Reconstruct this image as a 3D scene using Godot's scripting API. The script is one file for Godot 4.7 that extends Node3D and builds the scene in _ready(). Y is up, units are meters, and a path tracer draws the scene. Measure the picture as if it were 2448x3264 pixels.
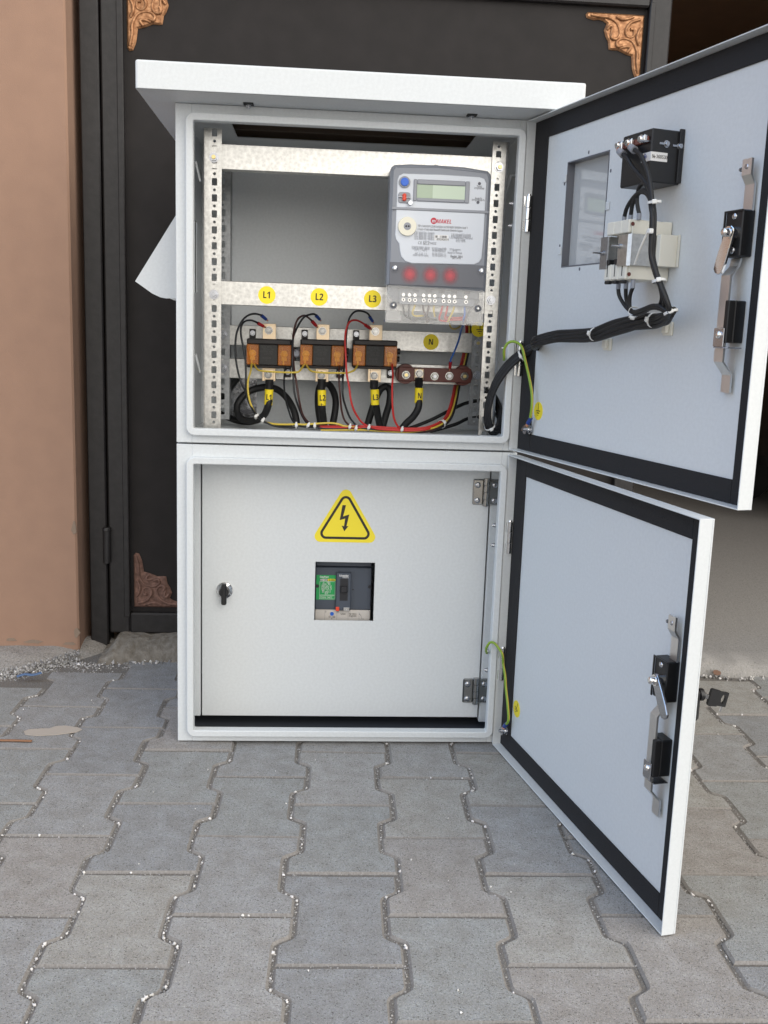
extends Node3D
# Open two-storey meter cabinet standing in front of a garage gate on interlocking paving.

var X := Transform3D.IDENTITY
var rng := RandomNumberGenerator.new()
var M := {}
var names := {}

# ---------------------------------------------------------------- mesh helpers
func S() -> SurfaceTool:
	var st := SurfaceTool.new()
	st.begin(Mesh.PRIMITIVE_TRIANGLES)
	st.set_smooth_group(-1)
	return st

func tri(st: SurfaceTool, a: Vector3, b: Vector3, c: Vector3) -> void:   # counter-clockwise seen from outside
	st.add_vertex(X * a)
	st.add_vertex(X * c)
	st.add_vertex(X * b)

func quad(st: SurfaceTool, a: Vector3, b: Vector3, c: Vector3, d: Vector3) -> void:
	tri(st, a, b, c)
	tri(st, a, c, d)

func fac(st: SurfaceTool, p: Array, outward: Vector3) -> void:   # convex polygon turned towards «outward»
	var n: Vector3 = (p[1] - p[0]).cross(p[2] - p[0])
	for i in range(1, p.size() - 1):
		if n.dot(outward) >= 0.0:
			tri(st, p[0], p[i], p[i + 1])
		else:
			tri(st, p[0], p[i + 1], p[i])

func box(st: SurfaceTool, lo: Vector3, hi: Vector3, bev := 0.0) -> void:
	var c := (lo + hi) * 0.5
	var h := (hi - lo).abs() * 0.5
	var b: float = min(bev, min(h.x, min(h.y, h.z)) * 0.98)
	var axes := [Vector3.RIGHT, Vector3.UP, Vector3.BACK]
	for a in 3:
		var u: Vector3 = axes[(a + 1) % 3]
		var v: Vector3 = axes[(a + 2) % 3]
		var w: Vector3 = axes[a]
		var hu: float = (u * h).length() - b
		var hv: float = (v * h).length() - b
		var hw: float = (w * h).length()
		for s: float in [-1.0, 1.0]:
			var o := c + w * hw * s
			fac(st, [o - u * hu - v * hv, o + u * hu - v * hv, o + u * hu + v * hv, o - u * hu + v * hv], w * s)
		if b > 0.0:
			for s: float in [-1.0, 1.0]:
				for t: float in [-1.0, 1.0]:   # edges along u: between ±w and ±v
					var p := c + w * hw * s + v * hv * t
					var q := c + w * (hw - b) * s + v * (hv + b) * t
					fac(st, [p - u * hu, p + u * hu, q + u * hu, q - u * hu], w * s + v * t)
	if b > 0.0:
		for sx: float in [-1.0, 1.0]:
			for sy: float in [-1.0, 1.0]:
				for sz: float in [-1.0, 1.0]:
					var k := Vector3(sx, sy, sz)
					var i := h - Vector3(b, b, b)
					fac(st, [c + k * Vector3(h.x, i.y, i.z), c + k * Vector3(i.x, h.y, i.z), c + k * Vector3(i.x, i.y, h.z)], k)

func poly_in(p: PackedVector2Array, d: float) -> PackedVector2Array:   # inset of a counter-clockwise outline
	var out := PackedVector2Array()
	var n := p.size()
	for i in n:
		var a := (p[i] - p[(i + n - 1) % n]).normalized()
		var b := (p[(i + 1) % n] - p[i]).normalized()
		var na := Vector2(-a.y, a.x)
		var nb := Vector2(-b.y, b.x)
		var m := (na + nb)
		var k: float = max(0.35, m.length_squared() * 0.5)
		out.append(p[i] + m * d / k)
	return out

func ccw(p: PackedVector2Array) -> PackedVector2Array:
	if Geometry2D.is_polygon_clockwise(p):
		p.reverse()
	return p

func prism(st: SurfaceTool, pp: PackedVector2Array, z0: float, z1: float, bev := 0.0, back := true) -> void:
	var p := ccw(pp)
	var top := poly_in(p, bev) if bev > 0.0 else p
	var zs := z1 - bev
	var n := p.size()
	for i in n:
		var j := (i + 1) % n
		var a := Vector3(p[i].x, p[i].y, z0)
		var b := Vector3(p[j].x, p[j].y, z0)
		quad(st, a, b, Vector3(b.x, b.y, zs), Vector3(a.x, a.y, zs))
		if bev > 0.0:
			quad(st, Vector3(a.x, a.y, zs), Vector3(b.x, b.y, zs), Vector3(top[j].x, top[j].y, z1), Vector3(top[i].x, top[i].y, z1))
	var t := Geometry2D.triangulate_polygon(top)
	for i in range(0, t.size(), 3):
		fac(st, [Vector3(top[t[i]].x, top[t[i]].y, z1), Vector3(top[t[i + 1]].x, top[t[i + 1]].y, z1), Vector3(top[t[i + 2]].x, top[t[i + 2]].y, z1)], Vector3.BACK)
	if back:
		t = Geometry2D.triangulate_polygon(p)
		for i in range(0, t.size(), 3):
			fac(st, [Vector3(p[t[i]].x, p[t[i]].y, z0), Vector3(p[t[i + 1]].x, p[t[i + 1]].y, z0), Vector3(p[t[i + 2]].x, p[t[i + 2]].y, z0)], Vector3.FORWARD)

func circle(c: Vector2, r: float, n := 24, start := 0.0) -> PackedVector2Array:
	var p := PackedVector2Array()
	for i in n:
		p.append(c + Vector2.from_angle(start + TAU * i / n) * r)
	return p

func oval(c: Vector2, rx: float, ry: float, n := 28) -> PackedVector2Array:
	var p := PackedVector2Array()
	for i in n:
		p.append(c + Vector2(cos(TAU * i / n) * rx, sin(TAU * i / n) * ry))
	return p

func rrect(lo: Vector2, hi: Vector2, r: float, n := 5) -> PackedVector2Array:
	var p := PackedVector2Array()
	var cs := [Vector2(hi.x - r, lo.y + r), Vector2(hi.x - r, hi.y - r), Vector2(lo.x + r, hi.y - r), Vector2(lo.x + r, lo.y + r)]
	for k in 4:
		for i in n + 1:
			p.append(cs[k] + Vector2.from_angle(-PI / 2 + k * PI / 2 + PI / 2 * i / n) * r)
	return p

func cyl(st: SurfaceTool, a: Vector3, b: Vector3, r: float, r2 := -1.0, n := 14, caps := true) -> void:
	if r2 < 0.0:
		r2 = r
	var w := (b - a).normalized()
	var u := w.cross(Vector3.UP if absf(w.y) < 0.9 else Vector3.RIGHT).normalized()
	var v := w.cross(u)
	st.set_smooth_group(1)
	for i in n:
		var d0 := u * cos(TAU * i / n) + v * sin(TAU * i / n)
		var d1 := u * cos(TAU * (i + 1) / n) + v * sin(TAU * (i + 1) / n)
		fac(st, [a + d0 * r, a + d1 * r, b + d1 * r2, b + d0 * r2], d0 + d1)
	st.set_smooth_group(-1)
	if caps:
		for i in n:
			var d0 := u * cos(TAU * i / n) + v * sin(TAU * i / n)
			var d1 := u * cos(TAU * (i + 1) / n) + v * sin(TAU * (i + 1) / n)
			if r > 0.0:
				fac(st, [a, a + d0 * r, a + d1 * r], -w)
			if r2 > 0.0:
				fac(st, [b, b + d0 * r2, b + d1 * r2], w)

func dome(st: SurfaceTool, c: Vector3, w: Vector3, r: float, h: float, n := 14) -> void:   # a pan screw head
	cyl(st, c, c + w * h * 0.45, r, r, n, false)
	cyl(st, c + w * h * 0.45, c + w * h * 0.85, r, r * 0.78, n, false)
	cyl(st, c + w * h * 0.85, c + w * h, r * 0.78, r * 0.4, n, true)

func hexbolt(st: SurfaceTool, c: Vector3, r: float, h: float, w := Vector3.BACK, stud := 0.0) -> void:
	cyl(st, c, c + w * h * 0.25, r * 1.28, -1.0, 20)          # washer
	cyl(st, c + w * h * 0.25, c + w * h * 0.85, r, -1.0, 6)
	cyl(st, c + w * h * 0.85, c + w * h, r, r * 0.86, 6)
	if stud > 0.0:
		cyl(st, c + w * h, c + w * (h + stud), r * 0.55, r * 0.5, 12)

func smooth_path(p: Array, sub := 5) -> PackedVector3Array:
	var out := PackedVector3Array()
	for i in p.size() - 1:
		var a: Vector3 = p[max(i - 1, 0)]
		var b: Vector3 = p[i]
		var c: Vector3 = p[i + 1]
		var d: Vector3 = p[min(i + 2, p.size() - 1)]
		for k in sub:
			out.append(b.cubic_interpolate(c, a, d, float(k) / sub))
	out.append(p[p.size() - 1])
	return out

func tube(st: SurfaceTool, p: Array, r: float, n := 8, sub := 5, flat := 1.0) -> void:
	var q := smooth_path(p, sub)
	var t := (q[1] - q[0]).normalized()
	var u := t.cross(Vector3.UP if absf(t.y) < 0.9 else Vector3.RIGHT).normalized()
	var rings := []
	for i in q.size():
		var w := (q[min(i + 1, q.size() - 1)] - q[max(i - 1, 0)]).normalized()
		u = (u - w * u.dot(w)).normalized()
		var v := w.cross(u)
		var ring := []
		for k in n:
			ring.append(q[i] + u * cos(TAU * k / n) * r + v * sin(TAU * k / n) * r * flat)
		rings.append(ring)
	st.set_smooth_group(1)
	for i in q.size() - 1:
		for k in n:
			var k2 := (k + 1) % n
			fac(st, [rings[i][k], rings[i][k2], rings[i + 1][k2], rings[i + 1][k]], rings[i][k] - q[i] + rings[i][k2] - q[i])
	st.set_smooth_group(-1)
	fac(st, rings[0], q[0] - q[1])
	fac(st, rings[q.size() - 1], q[q.size() - 1] - q[q.size() - 2])

func flatbar(st: SurfaceTool, x0: float, x1: float, yz: Array, t: float) -> void:   # a strip bent along (y, z)
	var n := yz.size()
	var nor := []
	for i in n:
		var d: Vector2 = (yz[min(i + 1, n - 1)] - yz[max(i - 1, 0)]).normalized()
		nor.append(Vector2(d.y, -d.x) if d.x < 0.0 else Vector2(-d.y, d.x))
	for i in n - 1:
		var a: Vector2 = yz[i]
		var b: Vector2 = yz[i + 1]
		var a2: Vector2 = a - nor[i] * t
		var b2: Vector2 = b - nor[i + 1] * t
		fac(st, [Vector3(x0, a.x, a.y), Vector3(x1, a.x, a.y), Vector3(x1, b.x, b.y), Vector3(x0, b.x, b.y)], Vector3(0, nor[i].x, nor[i].y))
		fac(st, [Vector3(x0, a2.x, a2.y), Vector3(x1, a2.x, a2.y), Vector3(x1, b2.x, b2.y), Vector3(x0, b2.x, b2.y)], -Vector3(0, nor[i].x, nor[i].y))
		for x in [x0, x1]:
			fac(st, [Vector3(x, a.x, a.y), Vector3(x, b.x, b.y), Vector3(x, b2.x, b2.y), Vector3(x, a2.x, a2.y)], Vector3(x - (x0 + x1) * 0.5, 0, 0))
		for e in [[i == 0, a, a2, a - b], [i == n - 2, b, b2, b - a]]:
			if e[0]:
				fac(st, [Vector3(x0, e[1].x, e[1].y), Vector3(x1, e[1].x, e[1].y), Vector3(x1, e[2].x, e[2].y), Vector3(x0, e[2].x, e[2].y)], Vector3(0, e[3].x, e[3].y))

func holed(st: SurfaceTool, lo: Vector2, hi: Vector2, hole: PackedVector2Array, z0: float, z1: float, rims := true) -> void:   # a rectangular plate cell with one hole
	var c := Vector2.ZERO
	for p in hole:
		c += p
	c /= hole.size()
	var ang := []
	for p in hole:
		ang.append((p - c).angle())
	for k in [lo, Vector2(hi.x, lo.y), hi, Vector2(lo.x, hi.y)]:
		ang.append((k - c).angle())
	ang.sort()
	var inner := []
	var outer := []
	for a: float in ang:
		var d := Vector2.from_angle(a)
		var s := 1e9
		if absf(d.x) > 1e-6:
			s = min(s, ((hi.x if d.x > 0 else lo.x) - c.x) / d.x)
		if absf(d.y) > 1e-6:
			s = min(s, ((hi.y if d.y > 0 else lo.y) - c.y) / d.y)
		outer.append(c + d * s)
		var best := 1e9
		for i in hole.size():
			var hit = Geometry2D.segment_intersects_segment(c, c + d * 10.0, hole[i], hole[(i + 1) % hole.size()])
			if hit != null:
				best = min(best, c.distance_to(hit))
		inner.append(c + d * (best if best < 1e8 else 0.001))
	var n := ang.size()
	for i in n:
		var j := (i + 1) % n
		for zz in [[z1, 1.0], [z0, -1.0]]:
			var z: float = zz[0]
			fac(st, [Vector3(inner[i].x, inner[i].y, z), Vector3(outer[i].x, outer[i].y, z), Vector3(outer[j].x, outer[j].y, z), Vector3(inner[j].x, inner[j].y, z)], Vector3(0, 0, zz[1]))
		var m: Vector2 = c - (inner[i] + inner[j]) * 0.5
		fac(st, [Vector3(inner[i].x, inner[i].y, z0), Vector3(inner[j].x, inner[j].y, z0), Vector3(inner[j].x, inner[j].y, z1), Vector3(inner[i].x, inner[i].y, z1)], Vector3(m.x, m.y, 0))
		if rims:
			m = -m
			fac(st, [Vector3(outer[i].x, outer[i].y, z0), Vector3(outer[j].x, outer[j].y, z0), Vector3(outer[j].x, outer[j].y, z1), Vector3(outer[i].x, outer[i].y, z1)], Vector3(m.x, m.y, 0))

func ring_sweep(st: SurfaceTool, path: PackedVector2Array, prof: Array, smooth := 1) -> void:   # profile (outward, z) round a closed outline
	var loops := []
	for q: Vector2 in prof:
		loops.append(poly_in(path, -q.x))
	st.set_smooth_group(smooth)
	for k in prof.size() - 1:
		for i in path.size():
			var j := (i + 1) % path.size()
			var d: Vector2 = prof[k + 1] - prof[k]
			var o := (path[i] + path[j]) * 0.5
			var e := (path[j] - path[i]).normalized()
			var side := Vector2(e.y, -e.x)
			fac(st, [Vector3(loops[k][i].x, loops[k][i].y, prof[k].y), Vector3(loops[k][j].x, loops[k][j].y, prof[k].y), Vector3(loops[k + 1][j].x, loops[k + 1][j].y, prof[k + 1].y), Vector3(loops[k + 1][i].x, loops[k + 1][i].y, prof[k + 1].y)], Vector3(side.x * -d.y, side.y * -d.y, d.x))
	st.set_smooth_group(-1)

# ---------------------------------------------------------------- node helpers
func numbered(called: String) -> String:
	var n: int = names.get(called, 0)
	names[called] = n + 1
	return called if n == 0 else "%s_%03d" % [called, n]

func part(called: String, st: SurfaceTool, m: Material, parent: Node) -> MeshInstance3D:
	st.generate_normals()
	var o := MeshInstance3D.new()
	o.mesh = st.commit()
	o.material_override = m
	o.name = called
	parent.add_child(o, true)
	return o

func holder(called: String, parent: Node) -> Node3D:
	var o := Node3D.new()
	o.name = called
	parent.add_child(o, true)
	return o

func tag(o: Node, label: String, category: String, group := "") -> void:
	o.set_meta("label", label)
	o.set_meta("category", category)
	if group != "":
		o.set_meta("group", group)

func thing(called: String, label: String, category: String, group := "", at := Vector3.ZERO) -> Node3D:
	var o := Node3D.new()
	o.name = numbered(called)
	add_child(o, true)
	o.position = at
	tag(o, label, category, group)
	return o

func solo(called: String, st: SurfaceTool, m: Material, label: String, category: String, group := "") -> MeshInstance3D:
	var o := part(numbered(called), st, m, self)
	tag(o, label, category, group)
	return o

func struct(called: String, st: SurfaceTool, m: Material, kind := "structure") -> MeshInstance3D:
	var o := part(numbered(called), st, m, self)
	o.set_meta("kind", kind)
	return o

func txt(s: String, h: float, at: Vector3, m: Material, parent: Node, bold := true, turn := 0.0, sx := 1.0, mono := "Droid Sans") -> MeshInstance3D:
	var f := SystemFont.new()
	f.font_names = PackedStringArray([mono])
	f.font_weight = 700 if bold else 400
	var t := TextMesh.new()
	t.text = s
	t.font = f
	t.font_size = 48
	t.pixel_size = h / 0.715 / 48.0
	t.depth = 0.0003
	t.curve_step = 3.0
	t.material = m
	var o := MeshInstance3D.new()
	o.mesh = t
	o.name = "lettering"
	parent.add_child(o, true)
	o.transform = Transform3D(Basis(Vector3.BACK, turn) * Basis.from_scale(Vector3(sx, 1, 1)), X * at)
	return o

# ---------------------------------------------------------------- materials
func noise_tex(freq: float, lo: Color, hi: Color, oct := 4, size := 512, kind := FastNoiseLite.TYPE_SIMPLEX_SMOOTH, mid := -1.0, seed_ := 7) -> NoiseTexture2D:
	var n := FastNoiseLite.new()
	n.noise_type = kind
	n.frequency = freq
	n.fractal_octaves = oct
	n.seed = seed_
	var t := NoiseTexture2D.new()
	t.width = size
	t.height = size
	t.seamless = true
	t.noise = n
	var g := Gradient.new()
	g.set_color(0, lo)
	g.set_color(1, hi)
	if mid >= 0.0:
		g.add_point(mid, lo.lerp(hi, 0.35))
	t.color_ramp = g
	return t

func bump_tex(freq: float, strength: float, oct := 3, size := 512, kind := FastNoiseLite.TYPE_SIMPLEX_SMOOTH) -> NoiseTexture2D:
	var n := FastNoiseLite.new()
	n.noise_type = kind
	n.frequency = freq
	n.fractal_octaves = oct
	n.seed = 11
	var t := NoiseTexture2D.new()
	t.width = size
	t.height = size
	t.seamless = true
	t.as_normal_map = true
	t.bump_strength = strength
	t.noise = n
	return t

func speckle(size: int, flecks: int, pits: int, bright: int) -> ImageTexture:   # the fine mix of a cast surface: sand grains, pits, pale aggregate
	var im := Image.create(size, size, false, Image.FORMAT_RGB8)
	im.fill(Color(0.87, 0.87, 0.87))
	for i in flecks:
		var v := 0.87 + rng.randfn(0.0, 0.055)
		im.fill_rect(Rect2i(rng.randi() % size, rng.randi() % size, rng.randi_range(2, 6), rng.randi_range(2, 6)), Color(v, v * 0.997, v * rng.randf_range(0.975, 1.005)))
	for i in pits:
		var v := rng.randf_range(0.45, 0.74)
		var w := rng.randi_range(2, 4)
		var p := Vector2i(rng.randi() % size, rng.randi() % size)
		im.fill_rect(Rect2i(p, Vector2i(w, rng.randi_range(2, 4))), Color(v, v * 0.98, v * 0.96))
		if i % 9 == 0:
			im.fill_rect(Rect2i(p + Vector2i(w - 1, 1), Vector2i(w + 2, 3)), Color(v * 1.05, v * 1.03, v))
	for i in bright:
		var v := rng.randf_range(0.95, 1.0)
		im.fill_rect(Rect2i(rng.randi() % size, rng.randi() % size, rng.randi_range(2, 5), rng.randi_range(1, 3)), Color(v, v, v))
	return ImageTexture.create_from_image(im)

func lin(r: float, g: float, b: float) -> Color:
	return Color(r, g, b).linear_to_srgb()

func mat(r: float, g: float, b: float, rough := 0.5, metal := 0.0) -> StandardMaterial3D:
	var m := StandardMaterial3D.new()
	m.albedo_color = lin(r, g, b)
	m.roughness = rough
	m.metallic = metal
	return m

func textured(m: StandardMaterial3D, tex: Texture2D, nrm: Texture2D, scale_: float, strength := 1.0) -> StandardMaterial3D:
	m.uv1_triplanar = true
	m.uv1_world_triplanar = true
	m.uv1_scale = Vector3.ONE * scale_
	if tex:
		m.albedo_texture = tex
	if nrm:
		m.normal_enabled = true
		m.normal_texture = nrm
		m.normal_scale = strength
	return m

func make_materials() -> void:
	var g := func(v: float) -> Color: return Color(v, v, v)
	var peel := bump_tex(0.09, 2.0, 2, 512)
	var rough_n := bump_tex(0.05, 6.0, 5, 1024)
	var faint := noise_tex(0.01, g.call(0.95), g.call(1.0), 5, 512)
	M.paint = textured(mat(0.665, 0.69, 0.703, 0.45), noise_tex(0.02, g.call(0.965), g.call(1.0), 6, 512), peel, 14.0, 0.4)
	M.gasket = textured(mat(0.013, 0.0125, 0.014, 0.85), faint, peel, 8.0, 0.5)
	var spangle := noise_tex(0.03, g.call(0.84), g.call(1.0), 3, 512, FastNoiseLite.TYPE_CELLULAR)
	M.galv = textured(mat(0.76, 0.75, 0.72, 0.36, 1.0), spangle, bump_tex(0.02, 1.2, 3), 9.0, 0.35)
	M.galv_dull = textured(mat(0.45, 0.46, 0.47, 0.45, 1.0), spangle, null, 11.0)
	M.steel = mat(0.42, 0.415, 0.40, 0.16, 1.0)
	M.latch = mat(0.74, 0.74, 0.73, 0.40, 1.0)
	M.sill = textured(mat(0.31, 0.285, 0.25, 0.95), noise_tex(0.03, Color(0.6, 0.57, 0.53), Color(1, 1, 1), 6, 512), rough_n, 3.0, 0.7)
	M.chrome = mat(0.80, 0.79, 0.78, 0.10, 1.0)
	M.zinc = mat(0.50, 0.51, 0.54, 0.25, 1.0)
	M.brass = mat(0.75, 0.60, 0.28, 0.3, 1.0)
	M.busbar = mat(0.84, 0.67, 0.47, 0.42, 0.75)
	M.roof_shade = mat(0.10, 0.075, 0.055, 0.9)  # dark brown that stands for shade inside the roof hollow
	M.black = mat(0.011, 0.011, 0.012, 0.42)
	M.black_matte = mat(0.010, 0.010, 0.010, 0.7)
	M.cable = mat(0.009, 0.009, 0.010, 0.55)
	M.wire_black = mat(0.012, 0.014, 0.018, 0.4)
	M.wire_brown = mat(0.055, 0.018, 0.016, 0.4)
	M.wire_red = mat(0.52, 0.025, 0.022, 0.38)
	M.wire_blue = mat(0.02, 0.12, 0.45, 0.4)
	M.wire_yellow = mat(0.62, 0.46, 0.06, 0.4)
	M.wire_green = mat(0.22, 0.36, 0.03, 0.4)
	M.lug_red = mat(0.40, 0.01, 0.015, 0.35)
	M.lug_blue = mat(0.015, 0.05, 0.25, 0.35)
	M.copper = mat(0.85, 0.42, 0.26, 0.35, 1.0)
	M.tie = mat(0.72, 0.72, 0.70, 0.4)
	M.yellow = mat(1.0, 0.78, 0.02, 0.5)
	M.sign_yellow = mat(0.86, 0.70, 0.03, 0.45)
	M.print = mat(0.022, 0.018, 0.016, 0.6)
	M.print_grey = mat(0.13, 0.13, 0.15, 0.7)
	M.fine_print = mat(0.27, 0.28, 0.32, 0.7)
	M.print_red = mat(0.55, 0.035, 0.06, 0.6)
	M.ct_black = mat(0.022, 0.018, 0.018, 0.5)
	M.ct_face = mat(0.03, 0.029, 0.028, 0.6)
	M.ct_print = mat(0.10, 0.10, 0.095, 0.7)
	M.amber_screw = mat(1.0, 0.60, 0.05, 0.3)
	M.floor_shade = mat(0.050, 0.056, 0.068, 0.6)  # near black that stands for shade on the lower bay floor
	M.ct_floor = mat(0.32, 0.075, 0.005, 0.4)
	var amber := mat(0.95, 0.30, 0.005, 0.06)
	amber.transparency = BaseMaterial3D.TRANSPARENCY_ALPHA
	amber.albedo_color.a = 0.24
	M.amber = amber
	M.bakelite = mat(0.13, 0.030, 0.020, 0.42)
	M.white_plastic = mat(0.72, 0.70, 0.62, 0.45)
	M.meter_grey = mat(0.25, 0.265, 0.30, 0.38)
	M.meter_face = mat(0.66, 0.69, 0.74, 0.35)
	M.meter_dark = mat(0.125, 0.13, 0.15, 0.35)
	M.lcd_frame = mat(0.30, 0.31, 0.34, 0.4)
	M.lcd = mat(0.50, 0.60, 0.46, 0.15)
	M.lcd_dark = mat(0.36, 0.45, 0.32, 0.15)
	M.blue_button = mat(0.02, 0.13, 0.62, 0.35)
	M.red_plastic = mat(0.75, 0.07, 0.03, 0.35)
	M.cream = mat(0.82, 0.78, 0.64, 0.4)
	var clear := mat(0.60, 0.57, 0.52, 0.06)
	clear.transparency = BaseMaterial3D.TRANSPARENCY_ALPHA
	clear.albedo_color.a = 0.05
	M.clear = clear
	var frost := mat(0.45, 0.44, 0.42, 0.3)
	frost.transparency = BaseMaterial3D.TRANSPARENCY_ALPHA
	frost.albedo_color.a = 0.42
	M.frost = frost
	var pane := mat(0.56, 0.57, 0.57, 0.05)
	pane.metallic_specular = 1.0
	pane.clearcoat_enabled = true
	pane.clearcoat = 1.0
	pane.clearcoat_roughness = 0.03
	pane.transparency = BaseMaterial3D.TRANSPARENCY_ALPHA
	pane.albedo_color.a = 0.80
	M.pane = pane
	M.breaker = mat(0.062, 0.075, 0.10, 0.45)
	M.breaker_dark = mat(0.018, 0.018, 0.022, 0.4)
	M.green = mat(0.015, 0.33, 0.09, 0.5)
	M.white = mat(0.78, 0.77, 0.76, 0.5)
	M.beige = mat(0.60, 0.56, 0.52, 0.55)
	var foil := textured(mat(0.62, 0.63, 0.66, 0.22, 0.8), noise_tex(0.02, g.call(0.5), g.call(1.0), 4, 256), bump_tex(0.02, 2.0), 8.0, 0.3)
	M.foil = foil
	# building and ground
	M.gate = textured(mat(0.0195, 0.0165, 0.0162, 0.6), noise_tex(0.012, g.call(0.86), g.call(1.0), 6, 512), bump_tex(0.05, 0.8, 3), 2.2, 0.10)
	M.gate.metallic_specular = 0.35
	M.gate_frame = textured(mat(0.019, 0.0165, 0.017, 0.5), noise_tex(0.02, g.call(0.7), g.call(1.0), 6, 512), bump_tex(0.03, 1.5, 4), 4.0, 0.22)
	M.rust = textured(mat(0.13, 0.05, 0.025, 0.8), noise_tex(0.05, g.call(0.5), g.call(1.0), 4, 256), null, 12.0)
	M.ornament = textured(mat(0.60, 0.33, 0.17, 0.5, 0.6), noise_tex(0.03, Color(0.62, 0.55, 0.5), Color(1, 1, 1), 4, 256), null, 10.0)
	M.ornament_dusty = textured(mat(0.30, 0.17, 0.13, 0.75, 0.2), noise_tex(0.03, Color(0.62, 0.6, 0.6), Color(1, 1, 1), 4, 256), null, 10.0)
	M.plaster = textured(mat(0.335, 0.205, 0.142, 0.9), noise_tex(0.006, Color(0.955, 0.955, 0.96), Color(1, 1, 1), 6, 1024), bump_tex(0.25, 2.5, 3, 1024), 2.0, 0.28)
	M.plaster_chip = textured(mat(0.27, 0.20, 0.15, 0.95), faint, rough_n, 6.0, 0.8)
	M.interior = textured(mat(0.42, 0.27, 0.17, 0.9), faint, null, 1.0)
	var conc := noise_tex(0.008, Color(0.82, 0.82, 0.83), Color(1, 1, 1), 6, 1024)
	M.concrete = textured(mat(0.40, 0.385, 0.37, 0.92), speckle(1024, 60000, 2500, 900), bump_tex(0.2, 3.0, 4, 1024), 2.2, 0.05)
	M.dust = textured(mat(0.40, 0.375, 0.35, 0.95), speckle(512, 20000, 1500, 500), rough_n, 3.0, 0.8)
	M.sand = textured(mat(0.31, 0.295, 0.28, 0.95), noise_tex(0.15, Color(0.55, 0.53, 0.5), Color(1, 1, 1), 4, 1024), rough_n, 4.0, 1.2)
	M.bounce_ground = textured(mat(0.60, 0.51, 0.39, 0.95), noise_tex(0.02, Color(0.7, 0.68, 0.66), Color(1, 1, 1), 6, 512), null, 0.5)  # unseen ground beyond the paving, made pale and warm to bounce light
	M.paver_side = textured(mat(0.33, 0.315, 0.30, 0.95), noise_tex(0.1, Color(0.72, 0.70, 0.68), Color(1, 1, 1), 4, 512), null, 5.0)
	M.pavers = []
	var grain := speckle(1024, 90000, 5200, 1500)
	var stain := noise_tex(0.007, Color(0.90, 0.885, 0.865), Color(1, 1, 1), 5, 1024, FastNoiseLite.TYPE_SIMPLEX_SMOOTH, -1.0, 5)
	for v in [[0.300, 0.300, 0.303], [0.330, 0.325, 0.322], [0.272, 0.276, 0.284], [0.335, 0.327, 0.312], [0.315, 0.300, 0.290], [0.292, 0.298, 0.298]]:
		var m := textured(mat(v[0] * 1.52, v[1] * 1.54, v[2] * 1.56, 0.9), grain, bump_tex(0.14, 5.0, 4, 1024) if M.pavers.is_empty() else M.pavers[0].normal_texture, 3.0, 0.7)
		m.detail_enabled = true
		m.detail_blend_mode = BaseMaterial3D.BLEND_MODE_MUL
		m.detail_albedo = stain
		M.pavers.append(m)
	var vc := mat(1, 1, 1, 0.9)
	vc.vertex_color_use_as_albedo = true
	M.stone = vc
	M.car = mat(0.010, 0.010, 0.012, 0.25)
	M.car_trim = mat(0.05, 0.05, 0.055, 0.4)
	M.orange_lens = mat(0.75, 0.20, 0.02, 0.2)
	M.tyre = mat(0.012, 0.012, 0.012, 0.85)

# ---------------------------------------------------------------- the scene
func _ready() -> void:
	rng.seed = 20240611
	var cam := Camera3D.new()
	cam.name = "camera"
	cam.fov = 55.143
	cam.near = 0.02
	cam.far = 400.0
	cam.transform = Transform3D(Basis(Vector3.UP, deg_to_rad(-4.11)) * Basis(Vector3.RIGHT, deg_to_rad(-10.29)) * Basis(Vector3.BACK, deg_to_rad(1.97)), Vector3(-0.0568, 0.7367, 1.6845))
	add_child(cam)
	cam.current = true
	var env := Environment.new()
	env.background_mode = Environment.BG_SKY
	var sky_mat := ProceduralSkyMaterial.new()
	sky_mat.sky_top_color = Color(0.57, 0.70, 0.86)
	sky_mat.sky_horizon_color = Color(0.85, 0.88, 0.92)
	sky_mat.sky_curve = 0.18
	sky_mat.ground_bottom_color = Color(0.45, 0.43, 0.40)
	sky_mat.ground_horizon_color = Color(0.75, 0.76, 0.76)
	sky_mat.sun_angle_max = 1.0
	var sky := Sky.new()
	sky.sky_material = sky_mat
	env.sky = sky
	env.background_energy_multiplier = 1.3
	env.tonemap_mode = Environment.TONE_MAPPER_LINEAR
	env.tonemap_exposure = 1.98
	env.sdfgi_enabled = true
	env.ssao_enabled = true
	env.ssil_enabled = true
	var we := WorldEnvironment.new()
	we.name = "world_environment"
	we.environment = env
	add_child(we)
	var sun := DirectionalLight3D.new()
	sun.name = "sun"
	sun.light_energy = 0.5
	sun.light_color = Color(1.0, 0.985, 0.96)
	sun.light_angular_distance = 80.0
	sun.shadow_enabled = true
	add_child(sun)
	sun.look_at_from_position(Vector3(7.5, 3.2, 9.0), Vector3.ZERO)   # bright overcast, strongest from the open side of the forecourt

	make_materials()
	build_ground()
	build_house()
	build_cabinet()
	build_contents()
	build_litter()

# ---------------------------------------------------------------- ground
const COL_STEP := Vector2(0.1385, 0.002)
const ROW_STEP := Vector2(-0.0065, 0.2)

func paver_outline() -> PackedVector2Array:
	var r := [[0.0776, 0.0986], [0.0776, 0.063], [0.0759, 0.0570], [0.0709, 0.0525], [0.0624, 0.0472], [0.0578, 0.0428], [0.0564, 0.0370]]
	var p := PackedVector2Array()
	for k in r:
		p.append(Vector2(k[0], k[1]))
	for i in range(6, -1, -1):
		p.append(Vector2(r[i][0], -r[i][1]))
	for k in r:
		p.append(Vector2(-k[0], -k[1]))
	for i in range(6, -1, -1):
		p.append(Vector2(-r[i][0], r[i][1]))
	return p

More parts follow.
